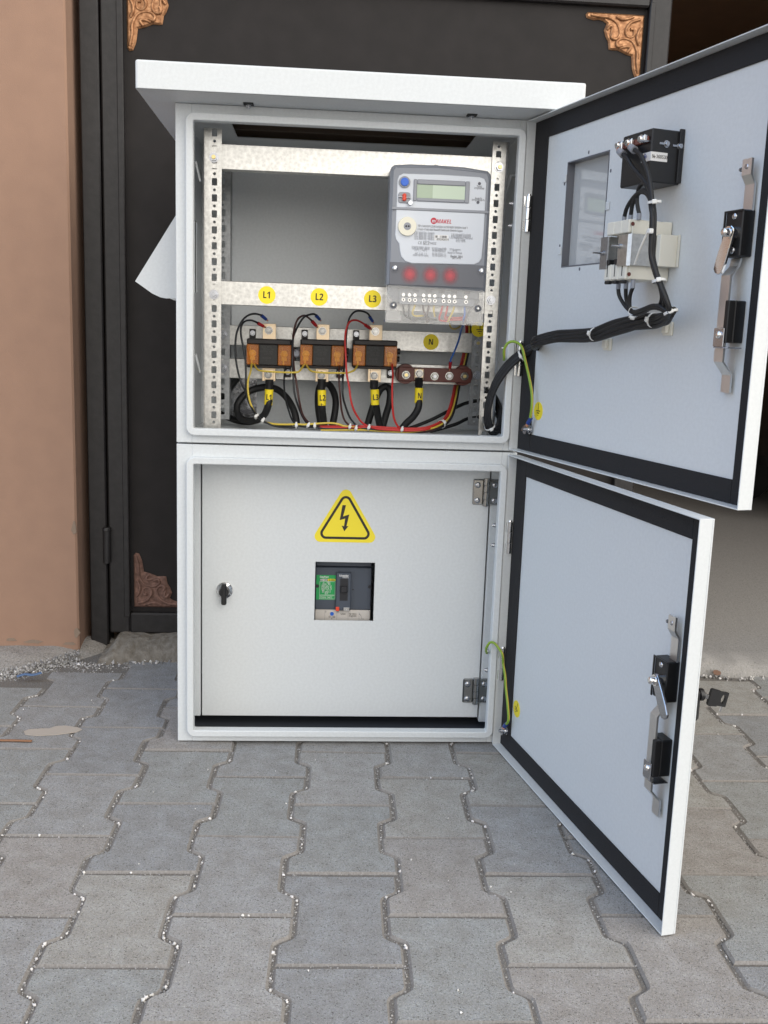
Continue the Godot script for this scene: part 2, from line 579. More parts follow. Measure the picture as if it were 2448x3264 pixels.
func paver_at(c: int, k: int) -> Vector2:
	return Vector2(-0.006, 0.339) + COL_STEP * c + ROW_STEP * (k - (0.5 if c % 2 != 0 else 0.0))

func on_paving(p: Vector2) -> bool:
	return p.y > -0.375 + (0.0 if p.x > -0.45 else 0.06)

func build_ground() -> void:
	var st := S()
	fac(st, [Vector3(-60, -0.036, -0.3), Vector3(60, -0.036, -0.3), Vector3(60, -0.036, 80), Vector3(-60, -0.036, 80)], Vector3.UP)
	fac(st, [Vector3(-60, -0.036, -60), Vector3(60, -0.036, -60), Vector3(60, -0.036, -0.3), Vector3(-60, -0.036, -0.3)], Vector3.UP)
	struct("ground", st, M.bounce_ground)
	var paving := Node3D.new()
	paving.name = "paving"
	add_child(paving)
	paving.set_meta("kind", "structure")
	# jointing sand between the pavers
	st = S()
	var n := 90
	st.set_smooth_group(1)
	for i in n:
		for j in n:
			var q := []
			for d in [[0, 0], [1, 0], [1, 1], [0, 1]]:
				var x: float = -2.4 + 4.8 * (i + d[0]) / n
				var z: float = -0.52 + 2.7 * (j + d[1]) / n
				q.append(Vector3(x, -0.0036 + 0.0010 * sin(x * 37.0 + 2.0 * sin(z * 23.0)) * sin(z * 31.0 + x * 5.0), z))
			fac(st, q, Vector3.UP)
	part("joint_sand", st, M.sand, paving).set_meta("kind", "stuff")
	# the pavers
	X = Transform3D(Basis(Vector3.RIGHT, -PI / 2), Vector3.ZERO)
	var ol := ccw(paver_outline())
	var ot := poly_in(ol, 0.0034)
	st = S()
	var tt := Geometry2D.triangulate_polygon(ot)
	for i in range(0, tt.size(), 3):
		fac(st, [Vector3(ot[tt[i]].x, ot[tt[i]].y, 0), Vector3(ot[tt[i + 1]].x, ot[tt[i + 1]].y, 0), Vector3(ot[tt[i + 2]].x, ot[tt[i + 2]].y, 0)], Vector3.BACK)
	st.generate_normals()
	var mesh := st.commit()
	st = S()
	for i in ol.size():
		var j := (i + 1) % ol.size()
		quad(st, Vector3(ol[i].x, ol[i].y, -0.022), Vector3(ol[j].x, ol[j].y, -0.022), Vector3(ol[j].x, ol[j].y, -0.0030), Vector3(ol[i].x, ol[i].y, -0.0030))
		quad(st, Vector3(ol[i].x, ol[i].y, -0.0030), Vector3(ol[j].x, ol[j].y, -0.0030), Vector3(ot[j].x, ot[j].y, 0.0), Vector3(ot[i].x, ot[i].y, 0.0))
	st.generate_normals()
	mesh = st.commit(mesh)
	mesh.surface_set_material(1, M.paver_side)
	X = Transform3D.IDENTITY
	var rest: Array[Transform3D] = []
	var made := 0
	for k in range(-3, 36):
		for c in range(-70, 71):
			var p := paver_at(c, k)
			if not on_paving(p):
				continue
			var t := Transform3D(Basis(Vector3.UP, -0.022 + rng.randf_range(-0.008, 0.008)) * Basis(Vector3.RIGHT, rng.randf_range(-0.006, 0.006)) * Basis(Vector3.BACK, rng.randf_range(-0.006, 0.006)), Vector3(p.x + rng.randf_range(-0.0012, 0.0012), rng.randf_range(-0.0015, 0.0008), p.y + rng.randf_range(-0.0012, 0.0012)))
			if absf(p.x - 0.15) < 1.45 and p.y < 1.75 and made < 285:
				var o := MeshInstance3D.new()
				o.mesh = mesh
				o.set_surface_override_material(0, M.pavers[rng.randi() % 6])
				o.name = "paver"
				paving.add_child(o, true)
				o.transform = t
				made += 1
			elif absf(p.x) < 3.6 and p.y < 2.5:
				rest.append(t)
	var mm := MultiMesh.new()
	mm.transform_format = MultiMesh.TRANSFORM_3D
	mm.mesh = mesh
	mm.instance_count = rest.size()
	for i in rest.size():
		mm.set_instance_transform(i, rest[i])
	var mi := MultiMeshInstance3D.new()
	mi.multimesh = mm
	mesh.surface_set_material(0, M.pavers[1])
	mi.name = "paver_field"
	mi.set_meta("kind", "stuff")
	paving.add_child(mi, true)
	# grit in the joints and the gravel heap by the wall
	var grit := []
	var outline := paver_outline()
	for k in range(-3, 5):
		for c in range(-11, 13):
			var p := paver_at(c, k)
			if not on_paving(p) or absf(p.x - 0.1) > 1.45:
				continue
			for e in outline.size():
				var a := outline[e]
				var b := outline[(e + 1) % outline.size()]
				var flat := absf(a.y - b.y) < 0.001
				if a.x < 0.0 and b.x < 0.0 or (flat and a.y < 0.0):
					continue   # each joint once
				var wet := sin(p.x * 3.1 + p.y * 5.3) + sin(p.x * 7.7 - p.y * 4.1)
				var cnt := int(a.distance_to(b) * (420.0 if not flat else 130.0) * (1.0 + 0.35 * wet))
				for i in cnt:
					var q := a.lerp(b, rng.randf()) * 1.03 + Vector2(rng.randf_range(-0.0025, 0.003), rng.randf_range(-0.0025, 0.0025))
					grit.append([Vector3(p.x + q.x + 0.022 * q.y, -0.0032, p.y - q.y + 0.022 * q.x), rng.randf_range(0.0007, 0.0016), 1 if rng.randf() < 0.97 else 2])
				if rng.randf() < 0.20 + 0.22 * wet:
					for i in rng.randi_range(1, 2):
						var q := a.lerp(b, rng.randf()) * 1.04
						grit.append([Vector3(p.x + q.x + 0.022 * q.y, -0.0012, p.y - q.y + 0.022 * q.x), rng.randf_range(0.0014, 0.0029), 2])
	for i in 260:
		grit.append([Vector3(rng.randf_range(-0.95, 1.3), 0.001, rng.randf_range(-0.3, 1.1)), rng.randf_range(0.0008, 0.0018), 1 if rng.randf() < 0.6 else 2])
	scatter("joint_grit", grit)
	var heap := []
	for i in 4600:
		var x := rng.randf_range(-1.35, -0.40)
		var w := 0.055 + 0.02 * sin(x * 9.0) + 0.012 * sin(x * 31.0)
		var z0 := -0.445 if x > -0.57 else -0.475 + 0.105 * clampf((-0.59 - x) * 12.0, 0.0, 1.0)
		var u := rng.randf()
		var z := z0 + w * (u + rng.randf() * 0.25)
		if x > -0.52 and rng.randf() < 0.75:
			continue
		var r := rng.randf_range(0.0014, 0.0044) * (1.1 - 0.5 * u)
		heap.append([Vector3(x, 0.002 + heap_height(x, z) * 0.9 + rng.randf() * 0.004, z), r, 1 if rng.randf() < 0.97 else 2])
	for i in 700:   # along the foot of the concrete slab
		var x := rng.randf_range(-0.52, 1.6)
		heap.append([Vector3(x, 0.0, slab_front(x) + rng.randf_range(0.0, 0.028)), rng.randf_range(0.0016, 0.0048), 1 if rng.randf() < 0.75 else 2])
	scatter("gravel", heap)
	# dust banked against the wall
	st = S()
	st.set_smooth_group(1)
	for i in 80:
		for j in 24:
			var q := []
			for d in [[0, 0], [1, 0], [1, 1], [0, 1]]:
				var x: float = -2.0 + 1.58 * (i + d[0]) / 80.0
				var z: float = -0.56 + 0.30 * (j + d[1]) / 24.0
				q.append(Vector3(x, heap_height(x, z) - 0.004, z))
			fac(st, q, Vector3.UP)
	struct("sand", st, M.dust, "stuff")

func heap_height(x: float, z: float) -> float:
	var edge := -0.475 + 0.150 * clampf((-0.52 - x) * 7.0, 0.0, 1.0) + 0.010 * sin(x * 17.0) + 0.006 * sin(x * 43.0)
	var t := clampf((edge - z) / 0.12, 0.0, 1.0)
	return -0.010 + 0.034 * t * t * (3.0 - 2.0 * t) + 0.0015 * sin(x * 90.0) * sin(z * 120.0) * t

func slab_front(x: float) -> float:
	return -0.447 + 0.062 * clampf((x + 0.1) / 0.9, 0.0, 1.0) + 0.006 * sin(x * 21.0) + 0.004 * sin(x * 57.0 + 1.0)

func scatter(called: String, list: Array) -> void:
	var st := S()
	var p := []
	for i in 6:
		p.append([Vector3.RIGHT, Vector3.LEFT, Vector3.UP, Vector3.DOWN, Vector3.BACK, Vector3.FORWARD][i] * rng.randf_range(0.75, 1.2) + Vector3(rng.randf_range(-0.2, 0.2), rng.randf_range(-0.2, 0.2), rng.randf_range(-0.2, 0.2)))
	for sx in [0, 1]:
		for sy in [2, 3]:
			for sz in [4, 5]:
				var k: Vector3 = (p[sx] + p[sy] + p[sz]) * 0.42
				for t in [[p[sx], p[sy], k], [p[sy], p[sz], k], [p[sz], p[sx], k]]:
					fac(st, t, k)
	st.generate_normals()
	var mm := MultiMesh.new()
	mm.transform_format = MultiMesh.TRANSFORM_3D
	mm.use_colors = true
	mm.mesh = st.commit()
	mm.instance_count = list.size()
	for i in list.size():
		var r: float = list[i][1]
		var b := Basis.from_euler(Vector3(rng.randf() * TAU, rng.randf() * TAU, rng.randf() * TAU)) * Basis.from_scale(Vector3(r, r * rng.randf_range(0.6, 1.0), r * rng.randf_range(0.7, 1.3)))
		mm.set_instance_transform(i, Transform3D(b, list[i][0]))
		var v := rng.randf_range(0.17, 0.46) if list[i][2] == 1 else rng.randf_range(0.55, 0.80)
		mm.set_instance_color(i, Color(v * 1.02, v * 0.985, v * rng.randf_range(0.92, 0.99)))
	var o := MultiMeshInstance3D.new()
	o.multimesh = mm
	o.material_override = M.stone
	o.name = called
	o.set_meta("kind", "stuff")
	add_child(o)

# ---------------------------------------------------------------- house, gate, garage
func build_house() -> void:
	# garage floor with its rough front edge
	var st := S()
	st.set_smooth_group(1)
	var n := 300
	for i in n:
		var rows := []
		for d in 2:
			var x := -0.44 + 4.22 * (i + d) / n
			var top := 0.026 + 0.008 * clampf((0.1 - x) / 0.5, 0.0, 1.0)
			var rough_edge := clampf((0.6 - x) / 0.6, 0.15, 1.0)
			var under := clampf((0.46 - x) / 0.08, 0.0, 1.0)   # here it runs in under the mortar sill
			var z := slab_front(x) - 0.05 * under
			top -= 0.014 * under
			var w := 0.0022 * sin(x * 83.0) + 0.0016 * sin(x * 171.0 + 2.0 * sin(x * 37.0)) + 0.001 * sin(x * 391.0)
			rows.append([Vector3(x, -0.03, z + 0.012), Vector3(x, top * 0.30 + w, z + 0.004 + w), Vector3(x, top * 0.70 + w * 0.8, z - 0.006 - 0.022 * rough_edge - w * 2.0), Vector3(x, top + w * 0.3, z - 0.016 - 0.042 * rough_edge + w), Vector3(x, top - 0.002, z - 0.11), Vector3(x, 0.026, -0.75), Vector3(x, 0.026, -2.0), Vector3(x, 0.026, -6.6)])
		for k in 7:
			fac(st, [rows[0][k], rows[1][k], rows[1][k + 1], rows[0][k + 1]], Vector3(0, 1, 0.3))
	struct("garage_floor", st, M.concrete)
	st = S()   # dusty rough mortar lump under the closed gate leaf, also darkened for shade
	st.set_smooth_group(1)
	for i in 170:
		var rows := []
		for d in 2:
			var x := -0.528 + 1.0 * (i + d) / 170.0
			var h := (0.037 - 0.020 * clampf((x - 0.1) / 0.3, 0.0, 1.0)) * clampf((x + 0.530) / 0.03, 0.25, 1.0) + 0.0025 * sin(x * 63.0) + 0.0015 * sin(x * 151.0)
			var z := slab_front(x) + 0.010 + 0.004 * sin(x * 47.0)
			rows.append([Vector3(x, -0.006, z + 0.008), Vector3(x, h * 0.30 + 0.002 * sin(x * 211.0), z - 0.004), Vector3(x, h * 0.62 + 0.003 * sin(x * 131.0), z - 0.024 + 0.004 * sin(x * 171.0)), Vector3(x, h * 0.92, z - 0.050), Vector3(x, h, z - 0.075), Vector3(x, h - 0.001, z - 0.19)])
		for k in 5:
			fac(st, [rows[0][k], rows[1][k], rows[1][k + 1], rows[0][k + 1]], Vector3(0, 1, 0.3))
	struct("door_sill", st, M.sill)

	var h := thing("house_wall", "orange-tan rendered house wall beside the dark metal gate", "wall", "", Vector3.ZERO)
	st = S()
	box(st, Vector3(-9, -0.1, -0.73), Vector3(-0.580, 2.6, -0.478), 0.004)
	part("wall_pier", st, M.plaster, h)
	st = S()
	box(st, Vector3(2.95, -0.1, -0.73), Vector3(9, 2.6, -0.478), 0.004)
	part("wall_pier", st, M.plaster, h)
	st = S()
	box(st, Vector3(-9, 2.6, -0.73), Vector3(9, 4.2, -0.478))
	part("upper_wall", st, M.plaster, h)
	st = S()
	for c in [[-0.586, 0.292, 0.006, 0.018], [-0.5845, 0.052, 0.007, 0.014], [-0.60, 0.026, 0.016, 0.004], [-0.68, 0.030, 0.022, 0.005], [-0.73, 0.034, 0.014, 0.004]]:
		var q := PackedVector2Array()
		for i in 11:
			q.append(Vector2(c[0], c[1]) + Vector2(cos(TAU * i / 11) * c[2], sin(TAU * i / 11) * c[3]) * rng.randf_range(0.6, 1.15))
		prism(st, q, -0.481, -0.4768)
	part("bare_patch", st, M.plaster_chip, h)

	var g := thing("garage", "dark brown garage interior behind the open half of the gate", "garage")
	st = S()
	box(st, Vector3(-0.90, -0.03, -6.6), Vector3(-0.72, 2.75, -0.735))
	part("side_wall", st, M.interior, g)
	st = S()
	box(st, Vector3(3.7, -0.03, -6.6), Vector3(3.88, 2.75, -0.735))
	part("side_wall", st, M.interior, g)
	st = S()
	box(st, Vector3(-0.90, -0.03, -6.8), Vector3(3.88, 2.75, -6.605))
	part("back_wall", st, M.interior, g)
	st = S()
	box(st, Vector3(-0.90, 2.755, -6.8), Vector3(3.88, 2.9, -0.735))
	part("roof_slab", st, M.interior, g)

	st = S()
	box(st, Vector3(-0.566, -0.01, -0.60), Vector3(-0.526, 2.59, -0.530), 0.003)
	solo("gate_post", st, M.gate_frame, "slim dark steel post between the orange wall and the gate leaf", "post")

	var gate := thing("metal_gate", "dark brown sheet metal gate leaf with copper corner ornaments", "gate", "", Vector3(-0.52, 0.036, -0.53))
	var o0 := Vector3(0.52, -0.036, 0.53)
	X = Transform3D(Basis.IDENTITY, o0)
	for b in [[-0.5225, 0.036, -0.4765, 2.15, "stile"], [0.636, 0.036, 0.684, 2.15, "stile"], [-0.4765, 0.036, 0.636, 0.084, "rail"], [-0.4765, 1.4426, 0.636, 1.490, "rail"], [-0.4765, 2.102, 0.636, 2.15, "rail"]]:
		st = S()
		box(st, Vector3(b[0], b[1], -0.575), Vector3(b[2], b[3], -0.530), 0.0035)
		part(b[4], st, M.gate_frame, gate)
	st = S()
	box(st, Vector3(-0.4765, 0.084, -0.556), Vector3(0.636, 1.4426, -0.546))
	part("panel", st, M.gate, gate)
	st = S()
	box(st, Vector3(-0.4765, 1.490, -0.556), Vector3(0.636, 2.102, -0.546))
	part("panel", st, M.gate, gate)
	for b in [[-0.489, 0.075, -0.4765, 1.452], [0.636, 0.075, 0.6475, 1.452]]:
		st = S()
		box(st, Vector3(b[0], b[1], -0.5302), Vector3(b[2], b[3], -0.5275), 0.002)
		part("bead", st, M.gate_frame, gate)
	for y in [0.242, 1.86]:
		st = S()
		cyl(st, Vector3(-0.5245, y - 0.038, -0.523), Vector3(-0.5245, y + 0.038, -0.523), 0.0085, -1.0, 14)
		cyl(st, Vector3(-0.5245, y + 0.038, -0.523), Vector3(-0.5245, y + 0.044, -0.523), 0.0105, 0.008, 14)
		part("hinge", st, M.gate_frame, gate)
	st = S()
	box(st, Vector3(-0.531, 0.225, -0.530), Vector3(-0.519, 0.250, -0.5262), 0.001)
	part("rust_spot", st, M.rust, gate)
	ornament(gate, o0 + Vector3(0.6285, 1.4300, -0.546), 1.0, 1.0, M.ornament)
	ornament(gate, o0 + Vector3(-0.4695, 1.4300, -0.546), -1.0, 1.0, M.ornament)
	ornament(gate, o0 + Vector3(-0.4688, 0.0955, -0.546), -1.0, -1.0, M.ornament_dusty)
	ornament(gate, o0 + Vector3(0.6285, 0.0955, -0.546), 1.0, -1.0, M.ornament_dusty)
	X = Transform3D.IDENTITY
	build_car()

func ornament(gate: Node3D, at: Vector3, sx: float, sy: float, m: Material) -> void:   # a pressed acanthus corner
	X = Transform3D(Basis.from_scale(Vector3(sx, sy, 1)), at)
	var st := S()
	var p := PackedVector2Array()
	for k in [[0, 0], [-0.124, 0], [-0.1285, -0.005], [-0.126, -0.0115], [-0.111, -0.0155], [-0.0975, -0.0138], [-0.088, -0.0165], [-0.0815, -0.0212], [-0.0862, -0.0346], [-0.082, -0.047], [-0.0762, -0.056], [-0.073, -0.0726], [-0.066, -0.0735], [-0.0537, -0.073], [-0.0345, -0.0805], [-0.0223, -0.0836], [-0.0205, -0.097], [-0.0185, -0.110], [-0.012, -0.126], [-0.004, -0.128], [0, -0.122]]:
		p.append(Vector2(k[0], k[1]))
	prism(st, p, 0.0, 0.0055, 0.0035, false)
	var curls := [
		[[-0.006, -0.118], [-0.011, -0.095], [-0.012, -0.075], [-0.024, -0.055], [-0.045, -0.050], [-0.058, -0.058], [-0.055, -0.067], [-0.045, -0.064]],
		[[-0.118, -0.006], [-0.095, -0.009], [-0.078, -0.010], [-0.060, -0.020], [-0.052, -0.040], [-0.060, -0.052], [-0.070, -0.050], [-0.068, -0.040]],
		[[-0.010, -0.010], [-0.030, -0.018], [-0.040, -0.034], [-0.034, -0.046], [-0.022, -0.044], [-0.022, -0.032], [-0.030, -0.031]],
		[[-0.008, -0.062], [-0.014, -0.050], [-0.012, -0.036], [-0.006, -0.026]],
		[[-0.062, -0.007], [-0.050, -0.012], [-0.036, -0.010], [-0.024, -0.005]],
		[[-0.080, -0.034], [-0.074, -0.026], [-0.070, -0.030], [-0.072, -0.046]],
		[[-0.034, -0.078], [-0.028, -0.070], [-0.034, -0.066], [-0.050, -0.070]]]
	for c in curls:
		var w := []
		for i in c.size():
			w.append(Vector3(c[i][0], c[i][1], 0.0058 + 0.0018 * sin(i * 1.3)))
		tube(st, w, 0.0036, 8, 4, 0.9)
	for i in 5:
		dome(st, Vector3(-0.010, -0.080 - i * 0.008, 0.004), Vector3.BACK, 0.0042 - i * 0.0004, 0.0035, 8)
		dome(st, Vector3(-0.080 - i * 0.008, -0.0085, 0.004), Vector3.BACK, 0.0042 - i * 0.0004, 0.0035, 8)
	part("corner_ornament", st, m, gate)

func build_car() -> void:   # nose towards the forecourt, deep in the shade of the garage
	var car := thing("parked_car", "black car parked in the shade of the garage", "car", "", Vector3(2.615, 0.026, -2.0))
	var st := S()
	var side := PackedVector2Array()   # outline along z (first) and y (second), nose at 0
	for k in [[-0.02, 0.22], [0.03, 0.34], [0.02, 0.56], [-0.10, 0.70], [-0.95, 0.88], [-1.55, 1.36], [-3.0, 1.40], [-3.7, 0.98], [-4.1, 0.90], [-4.2, 0.45], [-4.1, 0.22], [-3.55, 0.22], [-3.45, 0.45], [-3.2, 0.58], [-2.95, 0.45], [-2.85, 0.22], [-1.15, 0.22], [-1.05, 0.45], [-0.8, 0.58], [-0.55, 0.45], [-0.45, 0.22]]:
		side.append(Vector2(k[0], k[1]))
	X = Transform3D(Basis(Vector3(0, 0, 1), Vector3(0, 1, 0), Vector3(-1, 0, 0)), Vector3.ZERO)
	prism(st, side, -0.84, 0.0, 0.05)
	prism(st, side, 0.0, 0.84, 0.05)
	part("body", st, M.car, car)
	X = Transform3D.IDENTITY
	for z in [-0.8, -3.2]:
		for x in [-0.72, 0.72]:
			st = S()
			cyl(st, Vector3(x - 0.1, 0.30, z), Vector3(x + 0.1, 0.30, z), 0.30, -1.0, 28)
			var t := part("wheel", st, M.tyre, car)
			st = S()
			cyl(st, Vector3(x - 0.105, 0.30, z), Vector3(x + 0.105, 0.30, z), 0.19, -1.0, 20)
			part("rim", st, M.car_trim, t)
	st = S()
	box(st, Vector3(-0.80, 0.30, 0.0), Vector3(0.80, 0.42, 0.07), 0.03)
	part("bumper", st, M.car_trim, car)
	st = S()
	box(st, Vector3(-0.42, 0.46, 0.0), Vector3(0.42, 0.55, 0.05), 0.01)
	part("grille", st, M.car_trim, car)
	for x in [-0.66, 0.66]:
		st = S()
		box(st, Vector3(x - 0.15, 0.46, 0.0), Vector3(x + 0.15, 0.57, 0.05), 0.02)
		part("headlight", st, M.chrome, car)
		st = S()
		box(st, Vector3(x - 0.04 + signf(x) * 0.20, 0.46, -0.02), Vector3(x + 0.03 + signf(x) * 0.20, 0.53, 0.045), 0.015)
		part("indicator", st, M.orange_lens, car)

# ---------------------------------------------------------------- the cabinet
const HW := 0.294
const SEAM := 0.5418
const TOP := 1.0902

func plate_ring(st: SurfaceTool, lo: Vector2, hi: Vector2, ilo: Vector2, ihi: Vector2, z0: float, z1: float, bev := 0.0) -> void:
	box(st, Vector3(lo.x, lo.y, z0), Vector3(ilo.x, hi.y, z1), bev)
	box(st, Vector3(ihi.x, lo.y, z0), Vector3(hi.x, hi.y, z1), bev)
	box(st, Vector3(ilo.x, lo.y, z0), Vector3(ihi.x, ilo.y, z1), bev)
	box(st, Vector3(ilo.x, ihi.y, z0), Vector3(ihi.x, hi.y, z1), bev)

func build_cabinet() -> void:
	var cab := thing("electrical_cabinet", "tall light grey steel meter cabinet with both outer doors open", "electrical cabinet")
	var st := S()
	# shell: upper and lower box
	for y in [[0.004, SEAM - 0.0015], [SEAM + 0.0015, TOP]]:
		box(st, Vector3(HW - 0.002, y[0], -0.348), Vector3(HW, y[1], -0.002))
		box(st, Vector3(-HW + 0.002, y[0], -0.348), Vector3(HW - 0.002, y[1], -0.346))
	box(st, Vector3(-HW, 0.004, -0.348), Vector3(-HW + 0.002, SEAM - 0.0015, -0.002))
	X = Transform3D(Basis(Vector3(0, 0, 1), Vector3(0, 1, 0), Vector3(-1, 0, 0)), Vector3.ZERO)
	holed(st, Vector2(-0.348, SEAM + 0.0015), Vector2(-0.002, TOP), rrect(Vector2(-0.27, 0.802), Vector2(-0.085, 0.935), 0.004), HW - 0.002, HW)
	X = Transform3D.IDENTITY
	box(st, Vector3(-HW + 0.002, SEAM - 0.0035, -0.346), Vector3(HW - 0.002, SEAM - 0.0015, -0.002))
	box(st, Vector3(-HW + 0.002, SEAM + 0.0015, -0.346), Vector3(HW - 0.002, SEAM + 0.0035, -0.002))
	X = Transform3D(Basis(Vector3(1, 0, 0), Vector3(0, 0, -1), Vector3(0, 1, 0)), Vector3.ZERO)   # plan: (x, -z) seen from above
	holed(st, Vector2(-HW + 0.002, 0.002), Vector2(HW - 0.002, 0.346), rrect(Vector2(-0.216, 0.098), Vector2(0.216, 0.260), 0.002), TOP - 0.002, TOP)
	X = Transform3D.IDENTITY
	part("shell", st, M.paint, cab)
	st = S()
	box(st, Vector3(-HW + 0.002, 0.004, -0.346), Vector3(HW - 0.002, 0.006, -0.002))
	part("shade_painted_floor", st, M.floor_shade, cab)  # lower bay floor with its shade painted into the colour
	for f in [[0.003, SEAM - 0.0015, 0.0158, 0.5198], [SEAM + 0.0015, TOP, 0.5568, 1.0752]]:
		st = S()
		plate_ring(st, Vector2(-HW, f[0]), Vector2(HW, f[1]), Vector2(-0.268, f[2] + 0.009), Vector2(0.268, f[3] - 0.009), -0.0018, 0.0, 0.0008)
		var face := part("front_frame", st, M.paint, cab)
		st = S()
		var path := rrect(Vector2(-0.2645, f[2] + 0.012), Vector2(0.2645, f[3] - 0.012), 0.0025, 4)
		ring_sweep(st, path, [Vector2(0, -0.005), Vector2(0, 0.0105), Vector2(0.0004, 0.0118), Vector2(0.0016, 0.0125), Vector2(0.0104, 0.0125), Vector2(0.0116, 0.0118), Vector2(0.012, 0.0105), Vector2(0.012, -0.001)], -1)
		part("rim", st, M.paint, face)
	# roof tray
	st = S()
	ring_sweep(st, rrect(Vector2(-0.3425, -0.082), Vector2(0.3525, 0.395), 0.004, 3), [Vector2(-0.03, 0)], 1)
	st = S()
	X = Transform3D(Basis(Vector3(1, 0, 0), Vector3(0, 0, -1), Vector3(0, 1, 0)), Vector3.ZERO)
	holed(st, Vector2(-0.3415, -0.081), Vector2(0.3515, 0.394), rrect(Vector2(-0.230, 0.085), Vector2(0.230, 0.28), 0.002), TOP + 0.0005, TOP + 0.002, false)
	ring_sweep(st, rrect(Vector2(-0.3425, -0.082), Vector2(0.3525, 0.395), 0.004, 3), [Vector2(-0.001, TOP + 0.001), Vector2(0, TOP + 0.0018), Vector2(0, TOP + 0.0395), Vector2(-0.0008, TOP + 0.0415), Vector2(-0.0025, TOP + 0.0425)], -1)
	ring_sweep(st, rrect(Vector2(-0.31, -0.05), Vector2(0.32, 0.36), 0.004, 3), [Vector2(0.030, TOP + 0.0424), Vector2(0, TOP + 0.049)], 3)
	X = Transform3D.IDENTITY
	box(st, Vector3(-0.312, TOP + 0.047, -0.362), Vector3(0.322, TOP + 0.049, 0.052))
	var roof := part("roof", st, M.paint, cab)
	for x in [-0.176, 0.1835]:
		st = S()
		box(st, Vector3(x - 0.008, TOP - 0.0008, 0.008), Vector3(x + 0.008, TOP + 0.0004, 0.026))
		part("slot", st, M.black_matte, roof)
		st = S()
		cyl(st, Vector3(x, TOP - 0.006, 0.014), Vector3(x, TOP + 0.0003, 0.014), 0.0025, -1.0, 10)
		cyl(st, Vector3(x, TOP - 0.0035, 0.014), Vector3(x, TOP - 0.0008, 0.014), 0.005, -1.0, 6)
		part("bolt", st, M.zinc, roof)
	st = S()
	box(st, Vector3(-0.225, TOP + 0.040, -0.275), Vector3(0.225, TOP + 0.044, -0.088))
	for z in [-0.278, -0.250, -0.220, -0.190]:
		box(st, Vector3(-0.225, TOP + 0.0025 + (0.278 + z) * 0.3, z - 0.006), Vector3(0.225, TOP + 0.0395, z + 0.006))
	box(st, Vector3(-0.229, TOP + 0.0025, -0.275), Vector3(-0.2255, TOP + 0.044, -0.088))
	box(st, Vector3(0.2255, TOP + 0.0025, -0.275), Vector3(0.229, TOP + 0.044, -0.088))
	part("shade_lining", st, M.roof_shade, roof)  # added lining, its dark colour paints the shade above the ceiling opening
	for z in []:
		st = S()
		box(st, Vector3(-0.31, TOP + 0.020, z - 0.012), Vector3(0.32, TOP + 0.046, z + 0.012), 0.002)
		part("brace", st, M.paint, roof)
	# weather hood over the vent in the side
	st = S()
	var hood := PackedVector2Array()
	for k in [[-0.2945, 0.948], [-0.3785, 0.8125], [-0.349, 0.7925], [-0.335, 0.7865], [-0.325, 0.7850], [-0.2945, 0.7870]]:
		hood.append(Vector2(k[0], k[1]))
	prism(st, hood, -0.101, -0.099)
	prism(st, hood, -0.262, -0.260)
	fac(st, [Vector3(-0.2945, 0.948, -0.101), Vector3(-0.3785, 0.8125, -0.101), Vector3(-0.3785, 0.8125, -0.26), Vector3(-0.2945, 0.948, -0.26)], Vector3(-1, 1, 0))
	fac(st, [Vector3(-0.2945, 0.9455, -0.101), Vector3(-0.3775, 0.8120, -0.101), Vector3(-0.3775, 0.8120, -0.26), Vector3(-0.2945, 0.9455, -0.26)], Vector3(1, -1, 0))
	part("vent_hood", st, M.paint, cab)
	# angled clips on the side walls
	for c in [[-1.0, 1.000], [-1.0, 0.676], [1.0, 1.002]]:
		st = S()
		var s: float = c[0]
		box(st, Vector3(s * 0.292, c[1] + 0.013, -0.10), Vector3(s * 0.272, c[1] + 0.015, -0.082))
		fac(st, [Vector3(s * 0.272, c[1] + 0.015, -0.10), Vector3(s * 0.272, c[1] + 0.015, -0.082), Vector3(s * 0.263, c[1] - 0.018, -0.082), Vector3(s * 0.263, c[1] - 0.018, -0.10)], Vector3(-s, 0, 0))
		fac(st, [Vector3(s * 0.2735, c[1] + 0.015, -0.082), Vector3(s * 0.270, c[1] + 0.015, -0.082), Vector3(s * 0.262, c[1] - 0.018, -0.082), Vector3(s * 0.2655, c[1] - 0.018, -0.082)], Vector3.BACK)
		part("side_clip", st, M.paint, cab)
	build_rack(cab)
	build_inner_door(cab)
	build_door(cab, true)
	build_door(cab, false)
	build_hinges(cab)

func perforated(st: SurfaceTool, x0: float, x1: float, y0: float, y1: float, first: float, pitch: float, hx: float, hw: float, hh: float, z: float, solid: Array) -> void:
	var y := first
	while y - pitch * 0.75 > y0:
		y -= pitch
	var from := y0
	while from < y1 - 0.001:
		var cy := y                                    # a slot, then a round hole half a pitch above it
		var up: float = min(y + pitch * 0.27, y1)
		var skip := false
		for s: float in solid:
			skip = skip or absf(s - cy) < pitch * 0.45
		if skip or cy - hh * 0.5 < from or cy + hh * 0.5 > up:
			box(st, Vector3(x0, from, z - 0.002), Vector3(x1, up, z))
		else:
			holed(st, Vector2(x0, from), Vector2(x1, up), rrect(Vector2(hx - hw * 0.5, cy - hh * 0.5), Vector2(hx + hw * 0.5, cy + hh * 0.5), 0.0012, 2), z - 0.002, z)
		from = up
		if from >= y1 - 0.001:
			break
		up = min(y + pitch * 0.73, y1)
		cy = y + pitch * 0.5
		if cy + 0.003 > up:
			box(st, Vector3(x0, from, z - 0.002), Vector3(x1, up, z))
		else:
			holed(st, Vector2(x0, from), Vector2(x1, up), circle(Vector2(hx, cy), 0.0025, 12), z - 0.002, z)
		from = up
		y += pitch

